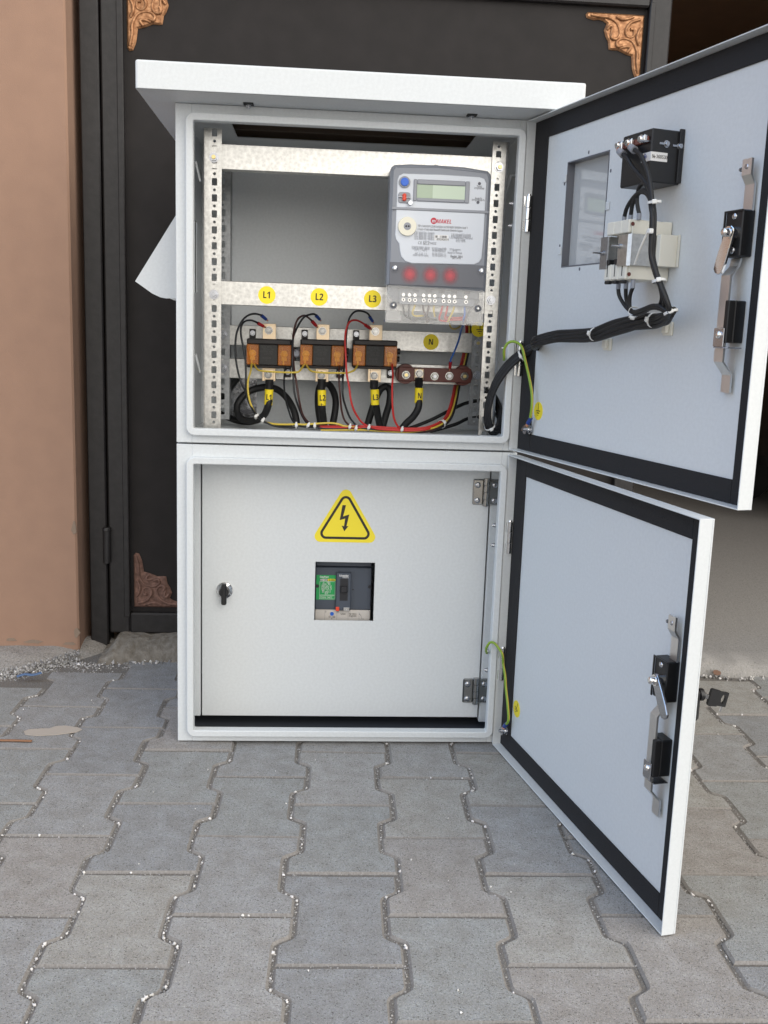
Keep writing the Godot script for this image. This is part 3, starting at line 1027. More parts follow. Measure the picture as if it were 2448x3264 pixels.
func nut(parent: Node, at: Vector3, r: float, m: Material, stud: Material, w := Vector3.BACK) -> void:
	var st := S()
	cyl(st, at, at + w * 0.0012, r * 1.25, -1.0, 18)
	cyl(st, at + w * 0.0012, at + w * 0.006, r, r * 0.95, 6)
	part("nut", st, m, parent)
	st = S()
	cyl(st, at + w * 0.006, at + w * 0.0085, r * 0.58, r * 0.5, 12)
	part("stud", st, stud, parent)

func build_rack(cab: Node3D) -> void:
	var st := S()
	# front posts with their slots
	perforated(st, -0.2535, -0.2255, 0.558, 1.066, 0.7700, 0.0262, -0.2375, 0.0088, 0.0120, -0.060, [1.0185, 0.7935])
	box(st, Vector3(-0.2555, 0.558, -0.092), Vector3(-0.2535, 1.066, -0.060), 0.0006)
	var p := part("post", st, M.galv, cab)
	nut(p, Vector3(-0.2385, 1.0185, -0.0598), 0.0065, M.zinc, M.brass)
	nut(p, Vector3(-0.2378, 0.7935, -0.0598), 0.0065, M.zinc, M.zinc)
	st = S()
	perforated(st, 0.2335, 0.2570, 0.558, 1.066, 0.7510, 0.0267, 0.2440, 0.0088, 0.0120, -0.060, [1.024, 0.801])
	st.set_smooth_group(1)
	for i in 6:
		var a := PI / 2 * i / 6.0
		var b := PI / 2 * (i + 1) / 6.0
		var q := []
		for t in [a, b]:
			q.append(Vector3(0.2570 + 0.006 * sin(t), 0.0, -0.066 + 0.006 * cos(t)))
		fac(st, [q[0] + Vector3(0, 0.558, 0), q[1] + Vector3(0, 0.558, 0), q[1] + Vector3(0, 1.066, 0), q[0] + Vector3(0, 1.066, 0)], Vector3(sin(a), 0, cos(a)))
	st.set_smooth_group(-1)
	box(st, Vector3(0.261, 0.558, -0.096), Vector3(0.263, 1.066, -0.066))
	p = part("post", st, M.galv, cab)
	nut(p, Vector3(0.2465, 1.024, -0.0598), 0.0065, M.zinc, M.brass)
	nut(p, Vector3(0.2435, 0.801, -0.0598), 0.0065, M.zinc, M.zinc)
	# rear strips
	st = S()
	perforated(st, -0.2475, -0.2305, 0.560, 1.05, 0.6920, 0.0290, -0.2425, 0.0085, 0.0125, -0.2700, [0.660, 0.725])
	box(st, Vector3(-0.2305, 0.560, -0.310), Vector3(-0.2290, 1.05, -0.270))
	p = part("rear_strip", st, M.galv_dull, cab)
	nut(p, Vector3(-0.2420, 0.7255, -0.2698), 0.0070, M.zinc, M.zinc)
	nut(p, Vector3(-0.2410, 0.6600, -0.2698), 0.0070, M.zinc, M.zinc)
	st = S()
	perforated(st, 0.2465, 0.2660, 0.562, 1.05, 0.6930, 0.0275, 0.2585, 0.0085, 0.0125, -0.2700, [0.662, 0.725])
	p = part("rear_strip", st, M.galv_dull, cab)
	nut(p, Vector3(0.2585, 0.7250, -0.2698), 0.0066, M.zinc, M.brass)
	nut(p, Vector3(0.2600, 0.6620, -0.2698), 0.0066, M.zinc, M.zinc)
	# cross rails
	for r in [[-0.2530, 0.2605, 1.0010, 1.0420, -0.0640], [-0.2530, 0.2605, 0.7770, 0.8175, -0.0640], [-0.2475, 0.2655, 0.7050, 0.7440, -0.2740], [-0.2475, 0.2655, 0.6410, 0.6795, -0.2740]]:
		st = S()
		box(st, Vector3(r[0], r[2], r[4] - 0.0025), Vector3(r[1], r[3], r[4]), 0.0009)
		box(st, Vector3(r[0], r[2], r[4] - 0.022), Vector3(r[1], r[2] + 0.002, r[4] - 0.0026))
		box(st, Vector3(r[0], r[3] - 0.002, r[4] - 0.022), Vector3(r[1], r[3], r[4] - 0.0026))
		p = part("rail", st, M.galv, cab)
		var z: float = r[4]
		if r[2] == 0.7770:
			for k in [["L1", -0.1475], ["L2", -0.0570], ["L3", 0.0360]]:
				st = S()
				prism(st, circle(Vector2(k[1], 0.7960), 0.0150, 36), z, z + 0.0004)
				part("phase_sticker", st, M.yellow, p).set_meta("label", "round yellow sticker reading %s" % k[0])
				txt(k[0], 0.0112, Vector3(k[1], 0.7960, z + 0.0006), M.print, p, true, -0.02, 0.86)
		elif r[2] == 0.7050:
			st = S()
			prism(st, circle(Vector2(0.1655, 0.7240), 0.0155, 36), z, z + 0.0004)
			part("neutral_sticker", st, M.yellow, p).set_meta("label", "round yellow sticker reading N")
			txt("N", 0.0110, Vector3(0.1655, 0.7240, z + 0.0006), M.print, p, true, -0.02, 0.9)
	st = S()
	prism(st, circle(Vector2(0.2590, 0.7520), 0.0150, 36), -0.2698, -0.2693)
	var e := part("earth_sticker", st, M.yellow, cab)
	earth_mark(e, Vector3(0.2610, 0.7520, -0.2692), 0.0200, 0.0)
	# rating label on the back wall
	st = S()
	box(st, Vector3(-0.238, 0.556, -0.3458), Vector3(-0.180, 0.640, -0.3452))
	var lab := part("rating_label", st, M.foil, cab)
	for i in 9:
		txt(["EN 61439-1", "IP 54  IK 10", "400V 50Hz", "Un 500V  250A", "In 160A", "Icw 10kA", "2014", "TS EN 62208", "0123456"][i], 0.0026, Vector3(-0.218 + 0.006 * (i % 3), 0.634 - i * 0.0062, -0.3450), M.print_grey, lab, false, 0.0, 0.8)
	txt("CE", 0.0068, Vector3(-0.187, 0.631, -0.3450), M.print_grey, lab, false, 0.0, 1.0)
	for i in 22:
		st = S()
		box(st, Vector3(-0.222 + i * 0.0014, 0.5660, -0.3452), Vector3(-0.2213 + i * 0.0014 + 0.0003 * (i % 3), 0.5750, -0.3450))
		part("bar_mark", st, M.print_grey, lab)

func earth_mark(parent: Node, at: Vector3, h: float, turn: float) -> void:
	var st := S()
	var keep := X
	X = Transform3D(Basis(Vector3.BACK, turn) * Basis.from_scale(Vector3.ONE * h / 10.0), at)
	for b in [[-0.35, 0.0, 0.35, 6.0], [-3.4, -0.8, 3.4, 0.0], [-2.1, -2.6, 2.1, -1.7], [-0.5, -4.4, 0.5, -3.6]]:
		box(st, Vector3(b[0], b[1], 0.0), Vector3(b[2], b[3], 0.02))
	X = keep
	part("earth_symbol", st, M.print, parent)

func build_inner_door(cab: Node3D) -> void:
	var z := -0.060
	var st := S()
	plate_ring(st, Vector2(-0.2575, 0.0275), Vector2(0.2590, 0.530), Vector2(-0.0535, 0.2140), Vector2(0.0555, 0.3245), z - 0.0018, z, 0.0)
	for b in [[-0.2575, 0.0275, -0.2560, 0.530], [0.2575, 0.0275, 0.2590, 0.530], [-0.2560, 0.0275, 0.2575, 0.0290]]:
		box(st, Vector3(b[0], b[1], z - 0.022), Vector3(b[2], b[3], z - 0.0019), 0.0005)
	var d := part("inner_door", st, M.paint, cab)
	for k in [[-0.2900, -0.2605, 0.0255], [0.2620, 0.2900, 0.0170]]:
		st = S()
		box(st, Vector3(k[0], k[2], z - 0.020), Vector3(k[1], 0.532, z - 0.002 + 0.0015), 0.0015)
		part("door_jamb", st, M.paint, cab)
	# warning triangle
	st = S()
	var c := Vector2(-0.0010, 0.3975)
	var tri3 := func(r: float, round_: float) -> PackedVector2Array:
		var q := PackedVector2Array()
		for i in 3:
			var a := PI / 2 + TAU * i / 3
			var k := c + Vector2(cos(a), sin(a) * 0.985) * (r - round_ * 2.0)
			for j in 9:
				q.append(k + Vector2.from_angle(a - PI / 3 + TAU / 3 * j / 8.0) * round_)
		return q
	prism(st, tri3.call(0.0725, 0.0105), z, z + 0.0004)
	part("warning_sticker", st, M.sign_yellow, d).set_meta("label", "yellow triangular electric hazard sticker")
	st = S()
	ring_sweep(st, ccw(tri3.call(0.0520, 0.0062)), [Vector2(-0.0001, z + 0.0004), Vector2(0, z + 0.0007), Vector2(0.0043, z + 0.0007), Vector2(0.0044, z + 0.0004)], -1)
	part("sticker_border", st, M.print, d)
	st = S()
	var bolt := PackedVector2Array()
	for k in [[785, 553], [862, 553], [805, 805], [940, 757], [885, 1020], [928, 1018], [840, 1135], [778, 1012], [830, 1022], [852, 850], [732, 890]]:
		bolt.append(Vector2(-0.0020 + (k[0] - 845.0) * 0.0000825, 0.4660 - (k[1] - 120.0) * 0.0000825))
	prism(st, bolt, z + 0.0004, z + 0.0007)
	part("bolt_symbol", st, M.print, d)
	# quarter-turn knob
	var kc := Vector3(-0.2170, 0.2685, z)
	st = S()
	cyl(st, kc, kc + Vector3(0, 0, 0.003), 0.0158, 0.0150, 28)
	cyl(st, kc + Vector3(0, 0, 0.003), kc + Vector3(0, 0, 0.0065), 0.0150, 0.0105, 10)
	part("knob", st, M.chrome, d)
	st = S()
	cyl(st, kc + Vector3(0, 0, 0.006), kc + Vector3(0, 0, 0.018), 0.0096, 0.0088, 20)
	box(st, kc + Vector3(-0.0045, -0.0235, 0.008), kc + Vector3(0.0045, 0.0155, 0.0195), 0.002)
	part("knob_lever", st, M.black, d)
	# the two butterfly hinges
	for y in [[0.4365, 0.4840], [0.0570, 0.1050]]:
		st = S()
		box(st, Vector3(0.2285, y[0], z), Vector3(0.2480, y[1], z + 0.0045), 0.0025)
		box(st, Vector3(0.2575, y[0], z), Vector3(0.2785, y[1], z + 0.0045), 0.0018)
		var n := 4
		for i in n:
			var a: float = y[0] - 0.002 + (y[1] - y[0] + 0.004) * i / n
			cyl(st, Vector3(0.2527, a + 0.0004, z + 0.0035), Vector3(0.2527, a + (y[1] - y[0] + 0.004) / n - 0.0004, z + 0.0035), 0.0055, -1.0, 16)
		var hg := part("hinge", st, M.steel, d)
		for x in [0.2370, 0.2685]:
			for yy in [y[0] + 0.0085, y[1] - 0.0105]:
				st = S()
				dome(st, Vector3(x, yy, z + 0.0040), Vector3.BACK, 0.0055, 0.003)
				part("screw", st, M.zinc, hg)

func build_hinges(cab: Node3D) -> void:
	for k in [[0.941, 0.058], [0.7015, 0.057], [0.3905, 0.057], [0.157, 0.060]]:
		var y: float = k[0]
		var h: float = k[1]
		var st := S()
		for i in 3:
			cyl(st, Vector3(0.2868, y - h / 2 + h / 3 * i + 0.0004, 0.0085), Vector3(0.2868, y - h / 2 + h / 3 * (i + 1) - 0.0004, 0.0085), 0.0046, -1.0, 16)
			if i != 1:
				box(st, Vector3(0.2772, y - h / 2 + h / 3 * i + 0.0004, 0.001), Vector3(0.2815, y - h / 2 + h / 3 * (i + 1) - 0.0004, 0.0095), 0.001)
		cyl(st, Vector3(0.2868, y + h / 2, 0.0085), Vector3(0.2868, y + h / 2 + 0.003, 0.0085), 0.0036, 0.0030, 12)
		var hg := part("hinge", st, M.chrome, cab)
		for s in [-0.018, 0.018]:
			st = S()
			hexbolt(st, Vector3(0.2643, y + s, -0.010), 0.0034, 0.0045, Vector3.LEFT, 0.002)
			part("hinge_bolt", st, M.zinc, hg)

# ---------------------------------------------------------------- outer doors; a door's own axes: x from hinge to free edge, z out of its inner face
func build_door(cab: Node3D, upper: bool) -> void:
	var theta := deg_to_rad(105.79 if upper else 100.96)
	var d := Transform3D(Basis(Vector3(-cos(theta), 0, sin(theta)), Vector3.UP, Vector3(-sin(theta), 0, -cos(theta))), Vector3(0.2770, 0, 0.0084))
	var y0 := 0.5466 if upper else 0.0030
	var y1 := 1.0879 if upper else 0.5375
	var w := 0.5945
	var st := S()
	if upper:
		plate_ring(st, Vector2(0, y0), Vector2(w, y1), Vector2(0.1115, 0.8490), Vector2(0.2315, 1.0085), -0.0200, -0.0170)
	else:
		box(st, Vector3(0, y0, -0.020), Vector3(w, y1, -0.017), 0.0008)
	for b in [[0.0, y0, 0.0016, y1], [w - 0.0016, y0, w, y1], [0.0016, y0, w - 0.0016, y0 + 0.0016], [0.0016, y1 - 0.0016, w - 0.0016, y1]]:
		box(st, Vector3(b[0], b[1], -0.0172), Vector3(b[2], b[3], 0.0), 0.0004)
	var door := part("upper_door" if upper else "lower_door", st, M.paint, cab)
	door.transform = d
	# foam gasket, four strips butted at the corners
	var gi := [0.046, 0.578, 0.5620, 1.0565] if upper else [0.0450, 0.0375, 0.5590, 0.5055]
	for b in [[0.0022, y0 + 0.0022, gi[0], y1 - 0.0022], [gi[2], y0 + 0.0022, w - 0.0022, y1 - 0.0022], [gi[0] + 0.0004, y0 + 0.0022, gi[2] - 0.0004, gi[1]], [gi[0] + 0.0004, gi[3], gi[2] - 0.0004, y1 - 0.0022]]:
		st = S()
		box(st, Vector3(b[0], b[1], -0.017), Vector3(b[2], b[3], -0.0148), 0.0006)
		part("gasket", st, M.gasket, door)
	if upper:
		latch(door, 0.0, 0.0)
	else:
		latch(door, 1.0, 0.5425)
	# earth stud and sticker
	var s := Vector2(0.0465, 0.5860) if upper else Vector2(0.0310, 0.0415)
	st = S()
	hexbolt(st, Vector3(s.x, s.y, -0.0150), 0.0058, 0.008, Vector3.BACK, 0.008)
	cyl(st, Vector3(s.x, s.y, -0.006), Vector3(s.x, s.y, -0.0035), 0.0078, -1.0, 16)
	part("earth_stud", st, M.zinc, door)
	var k := Vector2(0.0662, 0.6190) if upper else Vector2(0.0630, 0.0950)
	st = S()
	prism(st, circle(k, 0.0150, 32), -0.0170, -0.0166)
	part("earth_sticker", st, M.sign_yellow, door)
	earth_mark(door, Vector3(k.x, k.y + 0.001, -0.0165), 0.0200, 0.0 if upper else -0.42)
	if upper:
		# viewing window in its clip-in frame
		st = S()
		plate_ring(st, Vector2(0.1117, 0.8492), Vector2(0.2313, 1.0083), Vector2(0.1135, 0.8510), Vector2(0.2295, 1.0065), -0.034, -0.0165)
		plate_ring(st, Vector2(0.1135, 0.8510), Vector2(0.2295, 1.0065), Vector2(0.1175, 0.8550), Vector2(0.2255, 1.0025), -0.034, -0.031)
		part("window_frame", st, M.meter_dark, door)
		st = S()
		box(st, Vector3(0.1136, 0.8511, -0.0305), Vector3(0.2294, 1.0064, -0.0290))
		part("window_pane", st, M.pane, door)
		for c in [[0.1723, 1.0140], [0.2370, 0.9787], [0.1055, 0.9770], [0.1030, 0.8830], [0.1684, 0.8443]]:
			st = S()
			prism(st, oval(Vector2(c[0], c[1]), 0.0020, 0.0026, 10), -0.0170, -0.0166)
			part("screw_hole", st, M.print_grey, door)
		for c in [[0.1065, 0.9850], [0.1050, 0.8755], [0.2365, 0.9300]]:
			st = S()
			box(st, Vector3(c[0] - 0.004, c[1] - 0.006, -0.0170), Vector3(c[0] + 0.005, c[1] + 0.006, -0.0150), 0.0006)
			part("window_clip", st, M.paint, door)
	else:
		# swing handle and lock barrel on the outer face
		st = S()
		box(st, Vector3(0.525, 0.262, -0.040), Vector3(0.560, 0.420, -0.0205), 0.006)
		box(st, Vector3(0.532, 0.266, -0.054), Vector3(0.554, 0.310, -0.040), 0.005)
		part("swing_handle", st, M.black, door)
		st = S()
		cyl(st, Vector3(0.543, 0.300, -0.060), Vector3(0.543, 0.300, -0.0545), 0.008, -1.0, 18)
		part("lock_barrel", st, M.black, door)

func latch(door: Node3D, low: float, dy: float) -> void:
	var up := low == 0.0
	var st := S()
	flatbar(st, 0.5385, 0.5545, [Vector2(0.949 - dy, -0.0050), Vector2(0.931 - dy, -0.0050), Vector2(0.921 - dy, -0.0115), Vector2(0.880 - dy, -0.0115)], 0.0028)
	part("latch_bar", st, M.latch, door)
	st = S()
	box(st, Vector3(0.5250, 0.8390 - dy, -0.0170), Vector3(0.5550, 0.8920 - dy, 0.0005), 0.0012)
	box(st, Vector3(0.5235, 0.8390 - dy, 0.0006), Vector3(0.5260, 0.8920 - dy, 0.0022))
	box(st, Vector3(0.5260, 0.8900 - dy, 0.0006), Vector3(0.5550, 0.8920 - dy, 0.0022))
	part("lock_box", st, M.black, door)
	for s in [[0.5415, 0.8850], [0.5425, 0.8465]]:
		st = S()
		dome(st, Vector3(s[0], s[1] - dy, 0.0005), Vector3.BACK, 0.0040, 0.0028)
		part("screw", st, M.zinc, door)
	var pv := Vector3(0.5440, 0.8660 - dy, 0.0)
	st = S()
	cyl(st, pv, pv + Vector3(0, 0, 0.006), 0.0075, -1.0, 20)
	cyl(st, pv + Vector3(0, 0, 0.0095), pv + Vector3(0, 0, 0.0110), 0.0072, -1.0, 20)
	cyl(st, pv + Vector3(0, 0, 0.0110), pv + Vector3(0, 0, 0.0155), 0.0058, 0.0052, 6)
	dome(st, pv + Vector3(0, 0, 0.0155), Vector3.BACK, 0.0048, 0.0030, 12)
	part("latch_bolt", st, M.chrome, door)
	st = S()
	X = Transform3D(Basis(Vector3.BACK, -0.34 if up else 0.62), pv)
	var lv := PackedVector2Array()
	for k in [[-0.0070, 0.004], [-0.0055, 0.0065], [0.0, 0.008], [0.0055, 0.0065], [0.0070, 0.004], [0.0085, -0.016], [0.0090, -0.034], [0.0075, -0.046], [0.003, -0.0490], [-0.003, -0.0490], [-0.0075, -0.046], [-0.0090, -0.034], [-0.0085, -0.016]]:
		lv.append(Vector2(k[0], k[1]))
	prism(st, lv, 0.0062, 0.0095, 0.0008)
	X = Transform3D.IDENTITY
	part("cam_lever", st, M.chrome if up else M.zinc, door)
	st = S()
	flatbar(st, 0.5310, 0.5470, [Vector2(0.838 - dy, -0.0080), Vector2(0.829 - dy, -0.0060), Vector2(0.818 - dy, 0.0040), Vector2(0.7175 - dy, 0.0040), Vector2(0.702 - dy, -0.0100), Vector2(0.681 - dy, -0.0100)], 0.0028)
	part("latch_bar", st, M.latch, door)
	st = S()
	cyl(st, Vector3(0.5400, 0.6875 - dy, -0.0105), Vector3(0.5400, 0.6875 - dy, -0.0165), 0.0028, -1.0, 10)
	dome(st, Vector3(0.5465, 0.9400 - dy, -0.0050), Vector3.BACK, 0.0030, 0.0012, 10)
	dome(st, Vector3(0.5345, 0.9385 - dy, -0.0075), Vector3.LEFT, 0.0026, 0.003, 8)
	part("pin", st, M.zinc, door)
	st = S()
	box(st, Vector3(0.5290, 0.7400 - dy, -0.0170), Vector3(0.5540, 0.7890 - dy, -0.0020), 0.001)
	box(st, Vector3(0.5465, 0.7400 - dy, -0.0020), Vector3(0.5540, 0.7890 - dy, 0.0075), 0.001)
	part("guide_block", st, M.black, door)
	st = S()
	box(st, Vector3(0.5330, 0.7350 - dy, 0.0078), Vector3(0.5515, 0.7570 - dy, 0.0092), 0.0006)
	box(st, Vector3(0.5340, 0.7335 - dy, -0.0120), Vector3(0.5600, 0.7349 - dy, 0.0092), 0.0006)
	part("guide_bracket", st, M.zinc, door)
	st = S()
	dome(st, Vector3(0.5430, 0.7490 - dy, 0.0092), Vector3.BACK, 0.0046, 0.0034)
	part("screw", st, M.chrome, door)

# ---------------------------------------------------------------- what sits inside the cabinet
func build_contents() -> void:
	build_meter()
	build_transformers()
	build_neutral_bar()
	build_breaker()
	build_power_cables()
	build_wires()
	build_door_gear()

func V(x: float, y: float, z: float) -> Vector3:
	return Vector3(x, y, z)

func build_meter() -> void:
	var o := Vector3(0.14, 0.756, -0.0615)
	var m := thing("electricity_meter", "grey electricity meter with display and clear terminal cover", "electricity meter", "", o)
	X = Transform3D(Basis.IDENTITY, -o)
	var st := S()
	var out := PackedVector2Array()
	for k in [[0.0560, 0.8180], [0.2245, 0.8130], [0.2250, 0.9000], [0.2255, 0.9980], [0.2240, 1.0050], [0.2190, 1.0095], [0.1800, 1.0140], [0.1360, 1.0150], [0.0900, 1.0148], [0.0630, 1.0125], [0.0580, 1.0090], [0.0562, 1.0030]]:
		out.append(Vector2(k[0], k[1]))
	prism(st, out, -0.058, -0.010, 0.003)
	box(st, V(0.0600, 0.7900, -0.0600), V(0.2200, 0.8200, -0.040), 0.002)
	part("case", st, M.meter_grey, m)
	st = S()
	var win := PackedVector2Array()
	for k in [[0.0585, 0.8195], [0.2225, 0.8160], [0.2230, 0.9970], [0.2180, 1.0070], [0.1360, 1.0125], [0.0640, 1.0100], [0.0590, 1.0040]]:
		win.append(Vector2(k[0], k[1]))
	prism(st, win, -0.0101, -0.0072, 0.0026)
	part("lid", st, M.meter_grey, m)
	st = S()
	box(st, V(0.0600, 0.8185, -0.0080), V(0.2215, 0.8560, -0.0066), 0.001)
	part("smoked_band", st, M.meter_dark, m)
	# printed face plate
	st = S()
	var pl := PackedVector2Array()
	for k in [[0.0680, 0.9470], [0.0680, 0.9880], [0.0705, 0.9950], [0.0775, 0.9985], [0.1400, 0.9995], [0.2050, 0.9985], [0.2130, 0.9960], [0.2168, 0.9890], [0.2165, 0.9000], [0.2150, 0.8680], [0.2110, 0.8610], [0.2030, 0.8570], [0.0970, 0.8550], [0.0860, 0.8580], [0.0790, 0.8650], [0.0765, 0.8740], [0.0745, 0.8860], [0.0690, 0.8930], [0.0675, 0.9000]]:
		pl.append(Vector2(k[0], k[1]))
	prism(st, pl, -0.0074, -0.0058, 0.0008)
	part("face_plate", st, M.meter_face, m)
	st = S()
	box(st, V(0.0600, 0.9405, -0.0062), V(0.2230, 0.9450, -0.0044), 0.0009)
	part("hinge_line", st, M.lcd_frame, m)
	var zf := -0.0056
	st = S()
	plate_ring(st, Vector2(0.0952, 0.9555), Vector2(0.1888, 0.9905), Vector2(0.1010, 0.9610), Vector2(0.1815, 0.9825), -0.0062, -0.0035, 0.0012)
	var lf := part("display_frame", st, M.lcd_frame, m)
	st = S()
	box(st, V(0.1005, 0.9605, -0.0062), V(0.1275, 0.9830, -0.0053))
	part("display", st, M.lcd_dark, lf)
	st = S()
	box(st, V(0.1275, 0.9605, -0.0062), V(0.1820, 0.9830, -0.0053))
	part("display", st, M.lcd, lf)
	st = S()
	cyl(st, V(0.0800, 0.9850, -0.0060), V(0.0800, 0.9850, -0.0030), 0.0098, 0.0090, 26)
	var bz := part("button_bezel", st, M.lcd_frame, m)
	st = S()
	cyl(st, V(0.0800, 0.9850, -0.0030), V(0.0800, 0.9850, -0.0005), 0.0070, 0.0062, 26)
	part("button", st, M.blue_button, bz)
	st = S()
	prism(st, rrect(Vector2(0.0705, 0.9515), Vector2(0.0905, 0.9690), 0.004), -0.0060, -0.0038, 0.0008)
	var sl := part("seal_housing", st, M.lcd_frame, m)
	st = S()
	box(st, V(0.0770, 0.9545, -0.0038), V(0.0835, 0.9665, 0.0005), 0.0018)
	part("seal", st, M.red_plastic, sl)
	st = S()
	cyl(st, V(0.0700, 0.9610, -0.0020), V(0.0915, 0.9605, -0.0020), 0.0009, -1.0, 8)
	cyl(st, V(0.0905, 0.9520, -0.0030), V(0.0905, 0.9520, 0.0005), 0.0042, 0.0035, 12)
	part("seal_wire", st, M.zinc, sl)
	for k in [[0.2050, 0.9880], [0.2040, 0.9580]]:
		st = S()
		cyl(st, V(k[0], k[1], -0.0058), V(k[0], k[1], -0.0050), 0.0025, -1.0, 16)
		part("pulse_light", st, M.print_grey, m)
	txt("Test", 0.0018, V(0.2050, 0.9835, zf), M.print_grey, m, false)
	txt("impulse", 0.0018, V(0.2050, 0.9808, zf), M.print_grey, m, false)
	txt("kvarh", 0.0018, V(0.2045, 0.9645, zf), M.print_grey, m, false)
	txt("imp/kvarh", 0.0018, V(0.2045, 0.9618, zf), M.print_grey, m, false)
	st = S()
	cyl(st, V(0.0870, 0.9143, -0.0060), V(0.0870, 0.9143, -0.0015), 0.0158, 0.0150, 36)
	var op := part("optical_port", st, M.cream, m)
	st = S()
	cyl(st, V(0.0870, 0.9143, -0.0016), V(0.0870, 0.9143, -0.0012), 0.0062, -1.0, 24)
	part("port_window", st, M.lcd_frame, op)
	for x in [0.0850, 0.0892]:
		st = S()
		cyl(st, V(x, 0.9143, -0.0013), V(x, 0.9143, -0.0009), 0.0016, -1.0, 12)
		part("lens", st, M.print, op)
	# print: maker's mark, type lines, serial label
	st = S()
	prism(st, circle(Vector2(0.1312, 0.9252), 0.0052, 28), -0.0058, zf)
	part("printed_mark", st, M.print_red, m)
	txt("m", 0.0052, V(0.1312, 0.9250, zf + 0.0001), M.meter_face, m)
	var mk := txt("MAKEL", 0.0062, V(0.1488, 0.9248, zf), M.print_red, m, true, 0.0, 0.90)
	mk.transform.basis = mk.transform.basis * Basis(Vector3(1, 0, 0), Vector3(0.22, 1, 0), Vector3(0, 0, 1))
	txt("TİP C500.KSFV.2598 3x5(6)A 3x230/400V 50/60Hz Sınıf 1", 0.0019, V(0.1470, 0.9160, zf), M.print_grey, m, false, 0.0, 0.70)
	txt("3 Fazlı 4 Telli Aktif Reaktif Elektronik Elektrik Sayacı", 0.0020, V(0.1425, 0.9108, zf), M.print_grey, m, false, 0.0, 0.70)
	for i in 5:
		txt(["1.8.0 Aktif Enj. Toplam", "1.8.1 Aktif Enj. Tarife 1", "1.8.2 Aktif Enj. Tarife 2", "1.8.3 Aktif Enj. Tarife 3", "1.8.4 Aktif Enj. Tarife 4"][i], 0.0012, V(0.1160, 0.9055 - i * 0.0026, zf), M.fine_print, m, false, 0.0, 0.72)
		txt(["5.8.0 Reaktif Endüktif", "8.8.0 Reaktif Kapasitif", "1.6.0 Maksimum Demand", "0.9.1 Saat", "0.9.2 Tarih"][i], 0.0012, V(0.1780, 0.9045 - i * 0.0026, zf), M.fine_print, m, false, 0.0, 0.72)
	st = S()
	box(st, V(0.1325, 0.8940, -0.0058), V(0.1570, 0.9030, zf), 0.0)
	part("serial_label", st, M.white, m)
	for i in 17:
		if i in [4, 5, 6, 8]:
			continue
		st = S()
		box(st, V(0.1345 + i * 0.00118, 0.8982, zf), V(0.1345 + i * 0.00118 + 0.0004 + 0.0003 * (i % 3), 0.9018, zf + 0.0001))
		part("bar_mark", st, M.print, m)
	txt("80090691", 0.0028, V(0.1478, 0.8958, zf + 0.0001), M.print, m, false)
	txt("CE", 0.0042, V(0.1095, 0.8888, zf), M.print_grey, m, false, 0.0, 1.1)
	txt("M17", 0.0040, V(0.1200, 0.8888, zf), M.print_grey, m, false)
	st = S()
	plate_ring(st, Vector2(0.1152, 0.8860), Vector2(0.1248, 0.8918), Vector2(0.1156, 0.8864), Vector2(0.1244, 0.8914), -0.0058, zf)
	part("printed_box", st, M.print_grey, m)
	txt("1432", 0.0040, V(0.1312, 0.8888, zf), M.print_grey, m, false)
	for i in 3:
		txt(["(21)(22) 0000  50 Hz", "1x57.8-230V  5(6) A", "-25°C ... +60°C"][i], 0.0012, V(0.1110, 0.8815 - i * 0.0024, zf), M.fine_print, m, false, 0.0, 0.72)
		txt(["10.000 imp/kWh", "TS EN 62053-21", "TS EN 50470-3"][i], 0.0012, V(0.1420, 0.8808 - i * 0.0024, zf), M.fine_print, m, false, 0.0, 0.72)
		txt(["2014 yapımı", "IP 51", "Made in Türkiye"][i], 0.0012, V(0.1690, 0.8803 - i * 0.0028, zf), M.fine_print, m, false, 0.0, 0.72)
	for i in 2:
		txt(["AKT. 0.5S  1 S", "multi tarife sayaç"][i], 0.0012, V(0.1115, 0.8712 - i * 0.0026, zf), M.fine_print, m, false, 0.0, 0.72)
		txt(["TS EN 62052-11", "TS EN 62053-23"][i], 0.0012, V(0.1425, 0.8715 - i * 0.0026, zf), M.fine_print, m, false, 0.0, 0.72)
		txt(["Üretici  2014", "Seri  A-14"][i], 0.0013, V(0.1720, 0.8688 - i * 0.0026, zf), M.print_grey, m, i == 0, 0.0, 0.72)
	# red indicator lamps, their soft glow painted as fading colour on the smoked band
	var glow := StandardMaterial3D.new()
	var gt := GradientTexture2D.new()
	var gg := Gradient.new()
	gg.set_color(0, Color(0.84, 0.36, 0.38, 0.88))
	gg.set_color(1, Color(0.70, 0.42, 0.44, 0.0))
	gg.add_point(0.40, Color(0.80, 0.38, 0.41, 0.62))
	gg.add_point(0.75, Color(0.75, 0.40, 0.42, 0.18))
	gt.gradient = gg
	gt.fill = GradientTexture2D.FILL_RADIAL
	gt.fill_from = Vector2(0.5, 0.5)
	gt.fill_to = Vector2(1.0, 0.5)
	gt.width = 128
	gt.height = 128
	glow.albedo_texture = gt
	glow.transparency = BaseMaterial3D.TRANSPARENCY_ALPHA
	glow.roughness = 0.5
	for x in [0.0945, 0.1295, 0.1630]:
		var q := QuadMesh.new()
		q.size = Vector2(0.034, 0.036)
		var r := MeshInstance3D.new()
		r.mesh = q
		r.material_override = glow
		r.name = "indicator_lamp"
		m.add_child(r, true)
		r.position = V(x, 0.8370, -0.0063) - o
	for k in [[0.0690, 0.8460], [0.2160, 0.8470]]:
		st = S()
		cyl(st, V(k[0], k[1], -0.0066), V(k[0], k[1], -0.0055), 0.0072, -1.0, 22)
		part("screw_well", st, M.meter_dark, m)
		st = S()
		dome(st, V(k[0], k[1], -0.0056), Vector3.BACK, 0.0050, 0.0022, 18)
		part("screw", st, M.zinc, m)
	st = S()
